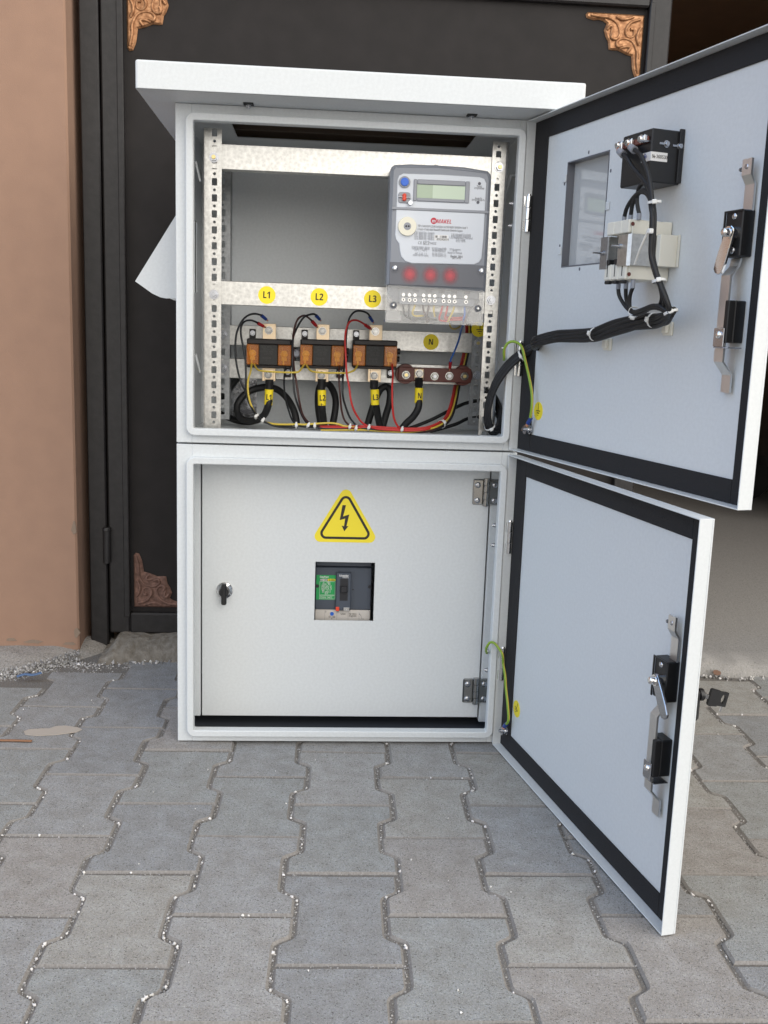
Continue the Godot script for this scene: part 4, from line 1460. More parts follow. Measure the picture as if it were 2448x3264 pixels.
	for i in 10:
		var a := PI * i / 9.0
		var b := PI * (i + 1) / 9.0
		if i < 9:
			cyl(st, V(0.136 + 0.005 * cos(a), 1.0155 + 0.005 * sin(a), -0.05), V(0.136 + 0.005 * cos(b), 1.0155 + 0.005 * sin(b), -0.05), 0.0018, -1.0, 8)
	part("hanging_eye", st, M.zinc, m)
	# terminal block and its clear cover
	st = S()
	box(st, V(0.0800, 0.7880, -0.050), V(0.2100, 0.8005, -0.0290), 0.001)
	box(st, V(0.0790, 0.8006, -0.050), V(0.2180, 0.8140, -0.0330), 0.001)
	var tb := part("terminal_block", st, M.meter_grey, m)
	for x in [0.0870, 0.0975, 0.1070, 0.1220, 0.1320, 0.1412, 0.1562, 0.1662, 0.1755, 0.1952]:
		st = S()
		cyl(st, V(x, 0.7955, -0.0295), V(x, 0.7955, -0.0268), 0.0037, 0.0033, 14)
		cyl(st, V(x, 0.8040, -0.0335), V(x, 0.8040, -0.0312), 0.0034, 0.0030, 14)
		part("terminal_screw", st, M.steel, tb)
		st = S()
		box(st, V(x - 0.0014, 0.7938, -0.0269), V(x + 0.0014, 0.7972, -0.0265))
		part("screw_slot", st, M.black, tb)
	for i in 5:
		st = S()
		box(st, V(0.103 + i * 0.022, 0.8085, -0.0332), V(0.114 + i * 0.022, 0.8135, -0.0326))
		part("label_window", st, M.meter_dark, tb)
	st = S()
	var cv := PackedVector2Array()
	for k in [[0.0560, 0.7560], [0.2240, 0.7565], [0.2242, 0.8195], [0.1000, 0.8205], [0.0850, 0.8285], [0.0650, 0.8290], [0.0590, 0.8200], [0.0560, 0.8060]]:
		cv.append(Vector2(k[0], k[1]))
	prism(st, cv, -0.0140, -0.0115, 0.001)
	for b in [[0.0560, 0.7560, 0.0575, 0.8180], [0.2225, 0.7565, 0.2240, 0.8180], [0.0575, 0.7560, 0.2225, 0.7575]]:
		box(st, V(b[0], b[1], -0.055), V(b[2], b[3], -0.0141))
	part("terminal_cover", st, M.clear, m)
	for k in [[[0.0575, 0.7585], [0.0835, 0.7590], [0.0845, 0.7650], [0.0800, 0.7760], [0.0720, 0.7860], [0.0600, 0.8030], [0.0575, 0.8050]], [[0.2225, 0.7585], [0.1950, 0.7590], [0.1955, 0.7660], [0.2020, 0.7800], [0.2120, 0.7920], [0.2225, 0.8020]]]:
		st = S()
		var pp := PackedVector2Array()
		for c in k:
			pp.append(Vector2(c[0], c[1]))
		prism(st, pp, -0.050, -0.0155, 0.001)
		part("cover_foot", st, M.frost, m)
	for k in [[0.0690, 0.7850], [0.2140, 0.7845]]:
		st = S()
		cyl(st, V(k[0], k[1], -0.0155), V(k[0], k[1], -0.0100), 0.0060, -1.0, 18)
		part("screw_collar", st, M.meter_dark, m)
		st = S()
		dome(st, V(k[0], k[1], -0.0100), Vector3.BACK, 0.0036, 0.0024, 14)
		part("screw", st, M.steel, m)
	X = Transform3D.IDENTITY

func build_transformers() -> void:
	var words := ["third current transformer, its wires red, beside the brown neutral bar", "middle current transformer between the two others, with a brown wire", "first current transformer by the rear strip, its two wires black"]
	var xs := [0.0520, -0.0485, -0.1495]
	var base: Node3D = null
	for i in 3:
		var y := 0.6700 if i == 0 else (0.6675 if i == 1 else 0.6655)
		var t: Node3D
		if base == null:
			t = thing("current_transformer", words[i], "current transformer", "current transformers on the lower rails", V(xs[i], y, -0.271))
			base = t
			var o := V(xs[i], y, -0.271)
			var st := S()
			box(st, V(-0.0425, 0.0, 0.004), V(0.0425, 0.0545, 0.052), 0.002)
			box(st, V(-0.0415, 0.0440, 0.0525), V(0.0415, 0.0545, 0.071), 0.002)
			box(st, V(-0.0415, 0.0, 0.0525), V(0.0415, 0.0055, 0.071), 0.002)
			var body := part("case", st, M.ct_black, t)
			st = S()
			box(st, V(-0.0185, 0.0060, 0.0525), V(0.0165, 0.0438, 0.0715), 0.001)
			part("nameplate", st, M.ct_face, t)
			for k in 6:
				txt(["ALCE  AK-20", "100/5 A  5VA", "0.72/3 kV 50Hz", "cl 0.5  FS5", "TS 620 EN", "K  -  L"][k], 0.0017, V(-0.004 + 0.003 * (k % 2), 0.0395 - k * 0.0042 - (0.004 if k > 3 else 0.0), 0.0717), M.ct_print, t, false, 0.0, 0.75)
			for s in [[-0.0420, -0.0190], [0.0170, 0.0415]]:
				st = S()
				box(st, V(s[0], 0.0058, 0.0526), V(s[1], 0.0440, 0.0535))
				part("terminal_floor", st, M.ct_floor, t)
				st = S()
				box(st, V(s[0], 0.0058, 0.0600), V(s[1], 0.0438, 0.0705), 0.0012)
				part("amber_cover", st, M.amber, t)
				var cx: float = (s[0] + s[1]) * 0.5 - 0.001
				st = S()
				cyl(st, V(cx, 0.0265, 0.0535), V(cx, 0.0265, 0.0570), 0.0068, -1.0, 20)
				dome(st, V(cx, 0.0265, 0.0570), Vector3.BACK, 0.0050, 0.0026, 14)
				box(st, V(cx - 0.0050, 0.0140, 0.0536), V(cx + 0.0050, 0.0205, 0.0580), 0.0005)
				box(st, V(cx - 0.0046, 0.0300, 0.0536), V(cx - 0.0036, 0.0385, 0.0575), 0.0003)
				box(st, V(cx - 0.0030, 0.0060, 0.0536), V(cx + 0.0005, 0.0140, 0.0580), 0.001)
				part("terminal_screw", st, M.amber_screw, t)
			for k in [[-0.0350, 0.0545, 0.0720], [0.0345, -0.0190, -0.0005]]:
				st = S()
				box(st, V(k[0] - 0.0060, k[1], 0.0035), V(k[0] + 0.0060, k[2], 0.0080), 0.0008)
				var f := part("mounting_foot", st, M.ct_black, t)
				st = S()
				hexbolt(st, V(k[0], (k[1] + k[2]) * 0.5 + 0.001, 0.0078), 0.0040, 0.0045)
				part("bolt", st, M.zinc, f)
			st = S()
			box(st, V(-0.0125, -0.0250, 0.0560), V(0.0125, 0.0830, 0.0610), 0.0006)
			box(st, V(-0.0125, -0.0250, 0.0490), V(0.0125, 0.0000, 0.0555), 0.0006)
			part("busbar", st, M.busbar, t)
			st = S()
			box(st, V(-0.0085, -0.0235, 0.0612), V(0.0085, -0.0020, 0.0640), 0.0006)
			part("cable_lug", st, M.busbar, t)
			for yy in [0.0705, -0.0125]:
				st = S()
				hexbolt(st, V(-0.001, yy, 0.0612 if yy > 0.0 else 0.0640), 0.0060, 0.0070, Vector3.BACK, 0.0030)
				part("bolt", st, M.steel, t)
			st = S()
			cyl(st, V(0.0445, 0.0340, 0.020), V(0.0510, 0.0340, 0.020), 0.0060, -1.0, 16)
			cyl(st, V(0.0445, 0.0190, 0.020), V(0.0500, 0.0190, 0.020), 0.0055, -1.0, 16)
			part("side_peg", st, M.ct_black, body)
		else:
			t = base.duplicate()
			t.name = numbered("current_transformer")
			add_child(t)
			t.position = V(xs[i], y, -0.271)
			t.set_meta("label", words[i])
	var st := S()
	cyl(st, V(-0.098, 0.6945, -0.214), V(-0.098, 0.6945, -0.206), 0.0078, 0.0068, 20)
	cyl(st, V(-0.098, 0.6945, -0.206), V(-0.098, 0.6945, -0.2045), 0.0068, 0.0050, 20)
	var seal := solo("lead_seal", st, M.meter_grey, "small round grey seal on a thin wire between two current transformers", "seal")
	st = S()
	tube(st, [V(-0.0985, 0.697, -0.205), V(-0.1035, 0.705, -0.198), V(-0.1050, 0.722, -0.198), V(-0.1075, 0.732, -0.206)], 0.0006, 6)
	part("seal_wire", st, M.zinc, seal)

func build_neutral_bar() -> void:
	var n := thing("neutral_bar", "reddish brown neutral bar with five bolts on round insulators", "neutral bar", "", V(0.1715, 0.6475, -0.272))
	X = Transform3D(Basis.IDENTITY, -V(0.1715, 0.6475, -0.272))
	var st := S()
	box(st, V(0.1000, 0.6475, -0.2440), V(0.2435, 0.6745, -0.2380), 0.0012)
	part("bar", st, M.bakelite, n)
	for x in [0.1145, 0.2280]:
		st = S()
		cyl(st, V(x, 0.6610, -0.2710), V(x, 0.6610, -0.2500), 0.0155, 0.0200, 32)
		cyl(st, V(x, 0.6610, -0.2500), V(x, 0.6610, -0.2442), 0.0200, 0.0190, 32)
		part("insulator", st, M.bakelite, n)
	for k in [[0.1150, 0.6595], [0.1405, 0.6630], [0.1710, 0.6585], [0.2000, 0.6600], [0.2300, 0.6605]]:
		st = S()
		hexbolt(st, V(k[0], k[1], -0.2380 if k[0] != 0.1405 else -0.2345), 0.0062, 0.0065)
		var b := part("bolt", st, M.steel, n)
		st = S()
		cyl(st, V(k[0], k[1], -0.2318), V(k[0], k[1], -0.2295), 0.0036, 0.0032, 14)
		part("stud", st, M.brass if k[0] in [0.1150, 0.2300] else M.zinc, b)
	st = S()
	box(st, V(0.1310, 0.6500, -0.2379), V(0.1500, 0.6725, -0.2348), 0.002)
	part("cable_lug", st, M.busbar, n)
	X = Transform3D.IDENTITY

func build_breaker() -> void:
	var o := V(0.0, 0.20, -0.14)
	var b := thing("circuit_breaker", "dark grey moulded case circuit breaker behind the cut-out of the inner door", "circuit breaker", "", o)
	X = Transform3D(Basis.IDENTITY, -o)
	var st := S()
	box(st, V(-0.0525, 0.2275, -0.150), V(0.0515, 0.3085, -0.0850), 0.0012)
	box(st, V(-0.0525, 0.3090, -0.150), V(0.0515, 0.330, -0.0905), 0.0012)
	box(st, V(-0.0525, 0.188, -0.150), V(0.0515, 0.2045, -0.0900), 0.0012)
	part("case", st, M.breaker, b)
	st = S()
	box(st, V(-0.0520, 0.2050, -0.150), V(0.0510, 0.2270, -0.0845), 0.0008)
	var setp := part("setting_panel", st, M.beige, b)
	st = S()
	box(st, V(-0.0145, 0.2280, -0.0850), V(0.0135, 0.3005, -0.0760), 0.0015)
	var nose := part("toggle_housing", st, M.breaker, b)
	st = S()
	box(st, V(-0.0070, 0.2475, -0.0760), V(0.0075, 0.2900, -0.0754))
	part("toggle_slot", st, M.breaker_dark, nose)
	st = S()
	box(st, V(-0.0062, 0.2640, -0.0756), V(0.0067, 0.2760, -0.0680), 0.0015)
	part("toggle", st, M.breaker_dark, nose)
	st = S()
	box(st, V(-0.0140, 0.2275, -0.0760), V(-0.0075, 0.2355, -0.0745), 0.0005)
	part("trip_button", st, M.red_plastic, nose)
	st = S()
	box(st, V(0.0005, 0.2290, -0.0760), V(0.0115, 0.2340, -0.0755))
	part("chip_label", st, M.white, nose)
	txt("NSX100N", 0.0018, V(0.0060, 0.2315, -0.0754), M.print, nose, true, 0.0, 0.7)
	txt("Schneider", 0.0034, V(-0.0005, 0.2952, -0.0759), M.white, nose, true, 0.0, 0.75)
	txt("Electric", 0.0016, V(0.0030, 0.2922, -0.0759), M.white, nose, false, 0.0, 0.75)
	st = S()
	prism(st, rrect(Vector2(-0.0510, 0.2465), Vector2(-0.0150, 0.2935), 0.001), -0.0850, -0.0846)
	var gl := part("green_label", st, M.green, b)
	txt("EasyPact", 0.0030, V(-0.0365, 0.2900, -0.0845), M.white, gl, true, 0.0, 0.8)
	st = S()
	prism(st, rrect(Vector2(-0.0440, 0.2825), Vector2(-0.0300, 0.2865), 0.0015), -0.0846, -0.0844)
	part("label_field", st, M.white, gl)
	st = S()
	prism(st, rrect(Vector2(-0.0299, 0.2825), Vector2(-0.0155, 0.2865), 0.0015), -0.0846, -0.0844)
	part("label_field", st, M.sign_yellow, gl)
	txt("EZC100N", 0.0020, V(-0.0370, 0.2845, -0.0843), M.print, gl, true, 0.0, 0.75)
	txt("In 80A", 0.0020, V(-0.0225, 0.2845, -0.0843), M.print, gl, true, 0.0, 0.75)
	st = S()
	plate_ring(st, Vector2(-0.0445, 0.2555), Vector2(-0.0158, 0.2815), Vector2(-0.0441, 0.2559), Vector2(-0.0162, 0.2811), -0.0846, -0.0844)
	plate_ring(st, Vector2(-0.0445, 0.2478), Vector2(-0.0158, 0.2545), Vector2(-0.0441, 0.2482), Vector2(-0.0162, 0.2541), -0.0846, -0.0844)
	part("label_outline", st, M.white, gl)
	for i in 8:
		txt(["Ui      690V", "Uimp    8kV", "Ue(V)  Icu   Ics", "220/240 85  43", "380/415 36  18", "440     25  13", "IEC 60947-2", "cat A"][i], 0.0012, V(-0.0320, 0.2795 - i * 0.0030, -0.0843), M.white, gl, false, 0.0, 0.62)
	txt("50/60Hz  TA40°C", 0.0015, V(-0.0320, 0.2510, -0.0843), M.white, gl, false, 0.0, 0.62)
	for x in [-0.0490, 0.0485]:
		st = S()
		cyl(st, V(x, 0.2725, -0.0848), V(x, 0.2725, -0.0842), 0.0034, -1.0, 16)
		part("cover_screw", st, M.breaker_dark, b)
	st = S()
	cyl(st, V(0.0175, 0.2665, -0.0851), V(0.0175, 0.2665, -0.0847), 0.0013, -1.0, 10)
	part("test_hole", st, M.black_matte, b)
	st = S()
	cyl(st, V(-0.0205, 0.2195, -0.0846), V(-0.0205, 0.2195, -0.0825), 0.0036, 0.0032, 18)
	part("dial", st, M.blue_button, setp)
	st = S()
	for x in [-0.0340, -0.0115, 0.0095]:
		st = S()
		box(st, V(x, 0.2065, -0.0846), V(x + 0.0003, 0.2255, -0.0843))
		part("divider_line", st, M.print_grey, setp)
	for k in [[0.0300, 0.2075, 0.0303, 0.2225], [0.0303, 0.2095, 0.0400, 0.2098]]:
		st = S()
		box(st, V(k[0], k[1], -0.0846), V(k[2], k[3], -0.0843))
		part("graph_axis", st, M.print_grey, setp)
	st = S()
	var curve := PackedVector2Array()
	for k in [[0.0303, 0.2215], [0.0315, 0.2190], [0.0345, 0.2160], [0.0350, 0.2110], [0.0395, 0.2108], [0.0395, 0.2104], [0.0346, 0.2106], [0.0341, 0.2158], [0.0312, 0.2187], [0.0300, 0.2212]]:
		curve.append(Vector2(k[0], k[1]))
	prism(st, curve, -0.0846, -0.0843)
	part("trip_curve", st, M.print_grey, setp)
	for k in [["Ir", -0.0320, 0.2235], ["63 - 100", -0.0205, 0.2135], ["A", -0.0205, 0.2105], ["Im", -0.0095, 0.2235], ["1250A", 0.0000, 0.2195], ["TM 100 D", 0.0180, 0.2195], ["magnetic", 0.0185, 0.2160]]:
		txt(k[0], 0.0017, V(k[1], k[2], -0.0843), M.print, setp, false, 0.0, 0.72)
	X = Transform3D.IDENTITY

func power_cable(letter: String, words: String, main: Array, loops: Array, sl: Vector3, turn: float) -> void:
	var st := S()
	var c := thing("power_cable", words, "cable", "", main[0])
	X = Transform3D(Basis.IDENTITY, -main[0])
	tube(st, main, 0.0068, 12, 6)
	part("cable", st, M.cable, c)
	for l in loops:
		st = S()
		tube(st, l, 0.0068, 12, 6)
		part("cable", st, M.cable, c)
	st = S()
	tube(st, [main[0] + V(0, 0.004, 0), main[0], main[0] + V(0, -0.012, 0.001)], 0.0078, 12, 3)
	part("shrink_sleeve", st, M.black_matte, c)
	st = S()
	var down := Basis(Vector3.BACK, turn) * V(0, -0.0145, 0)
	cyl(st, sl - down, sl + down, 0.0082, 0.0078, 22)
	var k := part("marker_sleeve", st, M.yellow, c)
	txt(letter, 0.0105, sl + V(0.001, 0, 0.0084), M.print, k, true, turn, 0.75)
	X = Transform3D.IDENTITY

func build_power_cables() -> void:
	power_cable("L1", "thick black cable with yellow L1 sleeve, coiled in a round loop",
		[V(-0.148, 0.640, -0.206), V(-0.148, 0.627, -0.198), V(-0.147, 0.612, -0.192), V(-0.149, 0.596, -0.190), V(-0.154, 0.582, -0.200), V(-0.161, 0.572, -0.215), V(-0.172, 0.564, -0.230), V(-0.188, 0.561, -0.240), V(-0.203, 0.564, -0.250), V(-0.212, 0.574, -0.260), V(-0.213, 0.590, -0.270), V(-0.203, 0.606, -0.275), V(-0.187, 0.618, -0.280), V(-0.167, 0.624, -0.280), V(-0.153, 0.625, -0.280), V(-0.135, 0.621, -0.275), V(-0.118, 0.608, -0.265), V(-0.106, 0.592, -0.250), V(-0.099, 0.576, -0.240), V(-0.095, 0.556, -0.230)],
		[[V(-0.172, 0.562, -0.262), V(-0.190, 0.556, -0.275), V(-0.212, 0.556, -0.288), V(-0.232, 0.561, -0.300), V(-0.252, 0.568, -0.306)], [V(-0.252, 0.596, -0.330), V(-0.236, 0.616, -0.328), V(-0.222, 0.634, -0.326), V(-0.206, 0.655, -0.322)]], V(-0.1482, 0.6115, -0.1915), -0.04)
	power_cable("L2", "thick black cable with yellow L2 sleeve hanging straight down",
		[V(-0.0485, 0.644, -0.206), V(-0.049, 0.630, -0.198), V(-0.048, 0.613, -0.191), V(-0.047, 0.595, -0.190), V(-0.045, 0.578, -0.200), V(-0.041, 0.552, -0.210)],
		[[V(-0.047, 0.552, -0.236), V(-0.054, 0.590, -0.252), V(-0.054, 0.622, -0.270), V(-0.046, 0.637, -0.280), V(-0.034, 0.634, -0.280), V(-0.024, 0.619, -0.270), V(-0.020, 0.600, -0.260), V(-0.022, 0.576, -0.250), V(-0.027, 0.552, -0.240)]], V(-0.0477, 0.6135, -0.1905), 0.03)
	power_cable("L3", "thick black cable with yellow L3 sleeve and a bent loop behind",
		[V(0.0515, 0.645, -0.206), V(0.0515, 0.632, -0.198), V(0.053, 0.615, -0.191), V(0.057, 0.597, -0.198), V(0.062, 0.575, -0.210), V(0.069, 0.552, -0.220)],
		[[V(0.042, 0.552, -0.250), V(0.050, 0.582, -0.255), V(0.058, 0.607, -0.260), V(0.067, 0.627, -0.265), V(0.079, 0.634, -0.270), V(0.087, 0.625, -0.265), V(0.086, 0.602, -0.260), V(0.079, 0.578, -0.250), V(0.072, 0.552, -0.240)]], V(0.0530, 0.6175, -0.1905), 0.06)
	power_cable("N", "thick black cable with yellow N sleeve below the neutral bar",
		[V(0.1400, 0.651, -0.230), V(0.1385, 0.638, -0.215), V(0.1380, 0.622, -0.202), V(0.1378, 0.600, -0.197), V(0.1290, 0.582, -0.200), V(0.1160, 0.568, -0.203), V(0.1050, 0.552, -0.206)], [], V(0.1380, 0.6225, -0.2005), 0.0)

func wire(called: String, words: String, m: Material, p: Array, r: float, lugs := [], group := "") -> Node3D:
	var o := thing(called, words, "wire", group, p[0])
	X = Transform3D(Basis.IDENTITY, -p[0])
	var st := S()
	tube(st, p, r, 8, 6)
	part("insulation", st, m, o)
	for l in lugs:   # [material, at start?]
		var a: Vector3 = p[0] if l[1] else p[p.size() - 1]
		var b: Vector3 = p[1] if l[1] else p[p.size() - 2]
		var w := (b - a).normalized()
		st = S()
		cyl(st, a - w * 0.001, a + w * 0.0125, r * 1.55, r * 1.75, 12)
		part("crimp_sleeve", st, l[0], o)
		st = S()
		cyl(st, a - w * 0.006, a - w * 0.001, r * 0.9, r * 1.1, 8)
		part("crimp_tip", st, M.copper, o)
	X = Transform3D.IDENTITY
	return o

func tie(at: Vector3, axis: Vector3, r: float, words: String, tail := 0.0) -> void:
	var st := S()
	var b := Basis.looking_at(axis.normalized(), Vector3.UP if absf(axis.normalized().y) < 0.9 else Vector3.RIGHT)
	X = Transform3D(b, Vector3.ZERO)
	for i in 16:
		var q := []
		for t: float in [TAU * i / 16, TAU * (i + 1) / 16]:
			q.append(Vector3(cos(t), sin(t), 0))
		var z := V(0, 0, 0.0016)
		fac(st, [q[0] * r - z, q[1] * r - z, q[1] * r + z, q[0] * r + z], q[0])
		fac(st, [q[0] * r + z, q[1] * r + z, q[1] * (r - 0.0006) + z, q[0] * (r - 0.0006) + z], Vector3.BACK)
		fac(st, [q[0] * r - z, q[1] * r - z, q[1] * (r - 0.0006) - z, q[0] * (r - 0.0006) - z], Vector3.FORWARD)
	var toward := (b.inverse() * (V(-0.0568, 0.7367, 1.6845) - at)).normalized()
	var d := V(toward.x, toward.y, 0).normalized()
	var s := V(-d.y, d.x, 0)
	X = Transform3D(b * Basis(d, s, Vector3.BACK), Vector3.ZERO)
	box(st, V(r - 0.0008, -0.0030, -0.0026), V(r + 0.0030, 0.0030, 0.0026), 0.0008)
	if tail > 0.0:
		box(st, V(r + 0.0004, 0.0030, -0.0013), V(r + 0.0014, tail, 0.0013))
	X = Transform3D.IDENTITY
	var o := solo("cable_tie", st, M.tie, words, "cable tie", "white cable ties")
	o.position = at

func build_wires() -> void:
	wire("control_wire", "outer black wire with blue crimp arching over the first transformer", M.wire_black, [V(-0.156, 0.7565, -0.1985), V(-0.164, 0.763, -0.190), V(-0.177, 0.765, -0.172), V(-0.190, 0.759, -0.160), V(-0.200, 0.745, -0.152), V(-0.207, 0.724, -0.150), V(-0.208, 0.694, -0.150), V(-0.205, 0.669, -0.150), V(-0.198, 0.642, -0.150), V(-0.187, 0.621, -0.140), V(-0.180, 0.604, -0.130), V(-0.169, 0.588, -0.110), V(-0.153, 0.576, -0.090), V(-0.128, 0.5665, -0.085), V(-0.09, 0.566, -0.085)], 0.0019, [[M.lug_blue, true]])
	wire("control_wire", "inner black wire with red crimp on the first transformer", M.wire_black, [V(-0.161, 0.7435, -0.1985), V(-0.175, 0.751, -0.188), V(-0.184, 0.753, -0.172), V(-0.194, 0.749, -0.160), V(-0.199, 0.736, -0.155), V(-0.197, 0.717, -0.155), V(-0.192, 0.695, -0.152), V(-0.189, 0.670, -0.150), V(-0.188, 0.639, -0.148), V(-0.185, 0.615, -0.140), V(-0.175, 0.595, -0.120), V(-0.163, 0.582, -0.100), V(-0.143, 0.571, -0.090), V(-0.10, 0.567, -0.088)], 0.0019, [[M.lug_red, true]])
	wire("control_wire", "long yellow wire from the first transformer along the cabinet floor", M.wire_yellow, [V(-0.181, 0.673, -0.192), V(-0.181, 0.660, -0.165), V(-0.184, 0.643, -0.142), V(-0.183, 0.621, -0.135), V(-0.177, 0.601, -0.125), V(-0.166, 0.584, -0.110), V(-0.151, 0.574, -0.095), V(-0.134, 0.571, -0.085), V(-0.116, 0.571, -0.080), V(-0.093, 0.572, -0.080), V(-0.077, 0.572, -0.080), V(-0.057, 0.574, -0.080), V(-0.034, 0.5755, -0.083), V(-0.018, 0.574, -0.085), V(-0.001, 0.570, -0.085), V(0.06, 0.567, -0.086)], 0.0018)
	wire("control_wire", "yellow wire bridging the first and the middle transformer", M.wire_yellow, [V(-0.176, 0.672, -0.192), V(-0.170, 0.665, -0.170), V(-0.163, 0.662, -0.160), V(-0.145, 0.661, -0.155), V(-0.120, 0.6605, -0.155), V(-0.097, 0.661, -0.158), V(-0.090, 0.664, -0.165), V(-0.083, 0.674, -0.192)], 0.0018)
	wire("control_wire", "yellow wire bridging the middle and the third transformer", M.wire_yellow, [V(-0.078, 0.674, -0.192), V(-0.073, 0.667, -0.170), V(-0.064, 0.663, -0.160), V(-0.044, 0.662, -0.155), V(-0.017, 0.6625, -0.155), V(-0.002, 0.663, -0.158), V(0.011, 0.668, -0.166), V(0.018, 0.676, -0.192)], 0.0018)
	wire("control_wire", "brown wire with red crimp arching over the middle transformer", M.wire_brown, [V(-0.062, 0.7480, -0.1985), V(-0.073, 0.759, -0.188), V(-0.084, 0.765, -0.168), V(-0.095, 0.758, -0.155), V(-0.101, 0.741, -0.155), V(-0.104, 0.719, -0.170), V(-0.1035, 0.691, -0.180), V(-0.100, 0.664, -0.165), V(-0.095, 0.639, -0.152), V(-0.090, 0.611, -0.145), V(-0.083, 0.588, -0.120), V(-0.072, 0.575, -0.100), V(-0.053, 0.569, -0.090), V(0.02, 0.568, -0.09)], 0.0019, [[M.lug_red, true]])
	wire("control_wire", "black wire with blue crimp on the middle transformer", M.wire_black, [V(-0.056, 0.7600, -0.1985), V(-0.064, 0.768, -0.186), V(-0.074, 0.767, -0.170), V(-0.085, 0.761, -0.158), V(-0.096, 0.743, -0.158), V(-0.1035, 0.722, -0.168), V(-0.1045, 0.686, -0.172), V(-0.102, 0.655, -0.160), V(-0.099, 0.624, -0.150), V(-0.091, 0.600, -0.135), V(-0.082, 0.582, -0.115), V(-0.071, 0.571, -0.095), V(-0.053, 0.566, -0.085), V(0.0, 0.565, -0.085)], 0.0019, [[M.lug_blue, true]])
	wire("control_wire", "thin black wire dropping beside the bottom foot of the first transformer", M.wire_black, [V(-0.118, 0.668, -0.192), V(-0.119, 0.642, -0.165), V(-0.115, 0.613, -0.142), V(-0.107, 0.591, -0.112), V(-0.099, 0.576, -0.090), V(-0.085, 0.568, -0.085), V(-0.03, 0.566, -0.085)], 0.0017)
	wire("control_wire", "brown wire dropping from the middle transformer's amber cover", M.wire_brown, [V(-0.016, 0.674, -0.192), V(-0.017, 0.655, -0.165), V(-0.014, 0.620, -0.148), V(-0.011, 0.594, -0.120), V(-0.004, 0.577, -0.100), V(0.013, 0.570, -0.090), V(0.07, 0.567, -0.087)], 0.0018)
	wire("control_wire", "black wire dropping between the middle and third transformer", M.wire_black, [V(-0.006, 0.700, -0.215), V(-0.007, 0.672, -0.190), V(-0.010, 0.647, -0.160), V(-0.009, 0.620, -0.150), V(-0.002, 0.597, -0.120), V(0.007, 0.580, -0.100), V(0.026, 0.568, -0.085), V(0.08, 0.565, -0.084)], 0.0019)
	wire("control_wire", "red wire with red crimp looping over the third transformer", M.wire_red, [V(0.0395, 0.7465, -0.1985), V(0.024, 0.756, -0.186), V(0.011, 0.760, -0.170), V(0.000, 0.756, -0.160), V(-0.006, 0.742, -0.156), V(-0.0075, 0.723, -0.160), V(-0.005, 0.689, -0.160), V(-0.003, 0.662, -0.152), V(0.002, 0.637, -0.145), V(0.007, 0.608, -0.132), V(0.017, 0.587, -0.110), V(0.030, 0.574, -0.090), V(0.052, 0.568, -0.080), V(0.079, 0.5665, -0.078), V(0.108, 0.566, -0.078), V(0.14, 0.568, -0.08)], 0.0019, [[M.lug_red, true]])
	wire("control_wire", "black wire with blue crimp arching high over the third transformer", M.wire_black, [V(0.0440, 0.7600, -0.1985), V(0.034, 0.773, -0.184), V(0.021, 0.777, -0.170), V(0.009, 0.775, -0.165), V(0.000, 0.764, -0.162), V(-0.0035, 0.748, -0.168), V(-0.005, 0.723, -0.185), V(-0.004, 0.700, -0.205)], 0.0018, [[M.lug_blue, true]])
	wire("control_wire", "red wire dropping beside the neutral bar to the floor", M.wire_red, [V(0.084, 0.680, -0.192), V(0.0835, 0.660, -0.160), V(0.082, 0.637, -0.145), V(0.083, 0.603, -0.130), V(0.085, 0.584, -0.110), V(0.091, 0.572, -0.090), V(0.100, 0.567, -0.080), V(0.113, 0.566, -0.080), V(0.140, 0.569, -0.080), V(0.158, 0.572, -0.095)], 0.0019)
	var bundle := thing("wire_bundle", "bundle of red, brown and black wires rising behind the neutral bar", "wire bundle", "", V(0.14, 0.566, -0.085))
	X = Transform3D(Basis.IDENTITY, -V(0.14, 0.566, -0.085))
	var spine := [V(-0.05, 0.5645, -0.088), V(0.023, 0.567, -0.088), V(0.065, 0.566, -0.088), V(0.103, 0.565, -0.088), V(0.138, 0.567, -0.088), V(0.163, 0.574, -0.100), V(0.184, 0.584, -0.135), V(0.198, 0.600, -0.178), V(0.209, 0.620, -0.222), V(0.222, 0.642, -0.288), V(0.232, 0.672, -0.303), V(0.238, 0.700, -0.305), V(0.242, 0.737, -0.305), V(0.240, 0.760, -0.300), V(0.230, 0.775, -0.27)]
	for k in [[M.wire_red, 0.0, 0.0, 0.0], [M.wire_red, -0.0036, 0.002, 0.003], [M.wire_brown, 0.0040, -0.002, 0.001], [M.wire_black, 0.0072, -0.003, -0.002], [M.wire_yellow, 0.0030, 0.001, 0.004], [M.wire_red, -0.001, 0.004, -0.001], [M.wire_black, 0.0055, -0.001, -0.005]]:
		var st := S()
		var q := []
		for i in spine.size():
			var f: float = 0.35 if i < 4 else 1.0
			q.append(spine[i] + V(k[1] * f, k[2] - (0.0035 if i < 4 and k[0] == M.wire_yellow else 0.0), k[3]))
		tube(st, q, 0.0018, 8, 5)
		part("strand", st, k[0], bundle)
	X = Transform3D.IDENTITY
	wire("control_wire", "thin blue wire from the meter down to the neutral bar", M.wire_blue, [V(0.1940, 0.789, -0.036), V(0.1950, 0.776, -0.034), V(0.194, 0.764, -0.038), V(0.200, 0.757, -0.08), V(0.207, 0.750, -0.15), V(0.210, 0.730, -0.20), V(0.206, 0.708, -0.222), V(0.2005, 0.692, -0.228), V(0.2000, 0.676, -0.234)], 0.0019, [[M.lug_red, false]])
	wire("control_wire", "short yellow wire curving below the meter cover", M.wire_yellow, [V(0.170, 0.762, -0.05), V(0.178, 0.752, -0.08), V(0.190, 0.750, -0.11), V(0.203, 0.755, -0.14)], 0.0016)
	var tail := thing("meter_wiring", "short coloured wires under the meter's clear terminal cover", "wires", "", V(0.14, 0.788, -0.036))
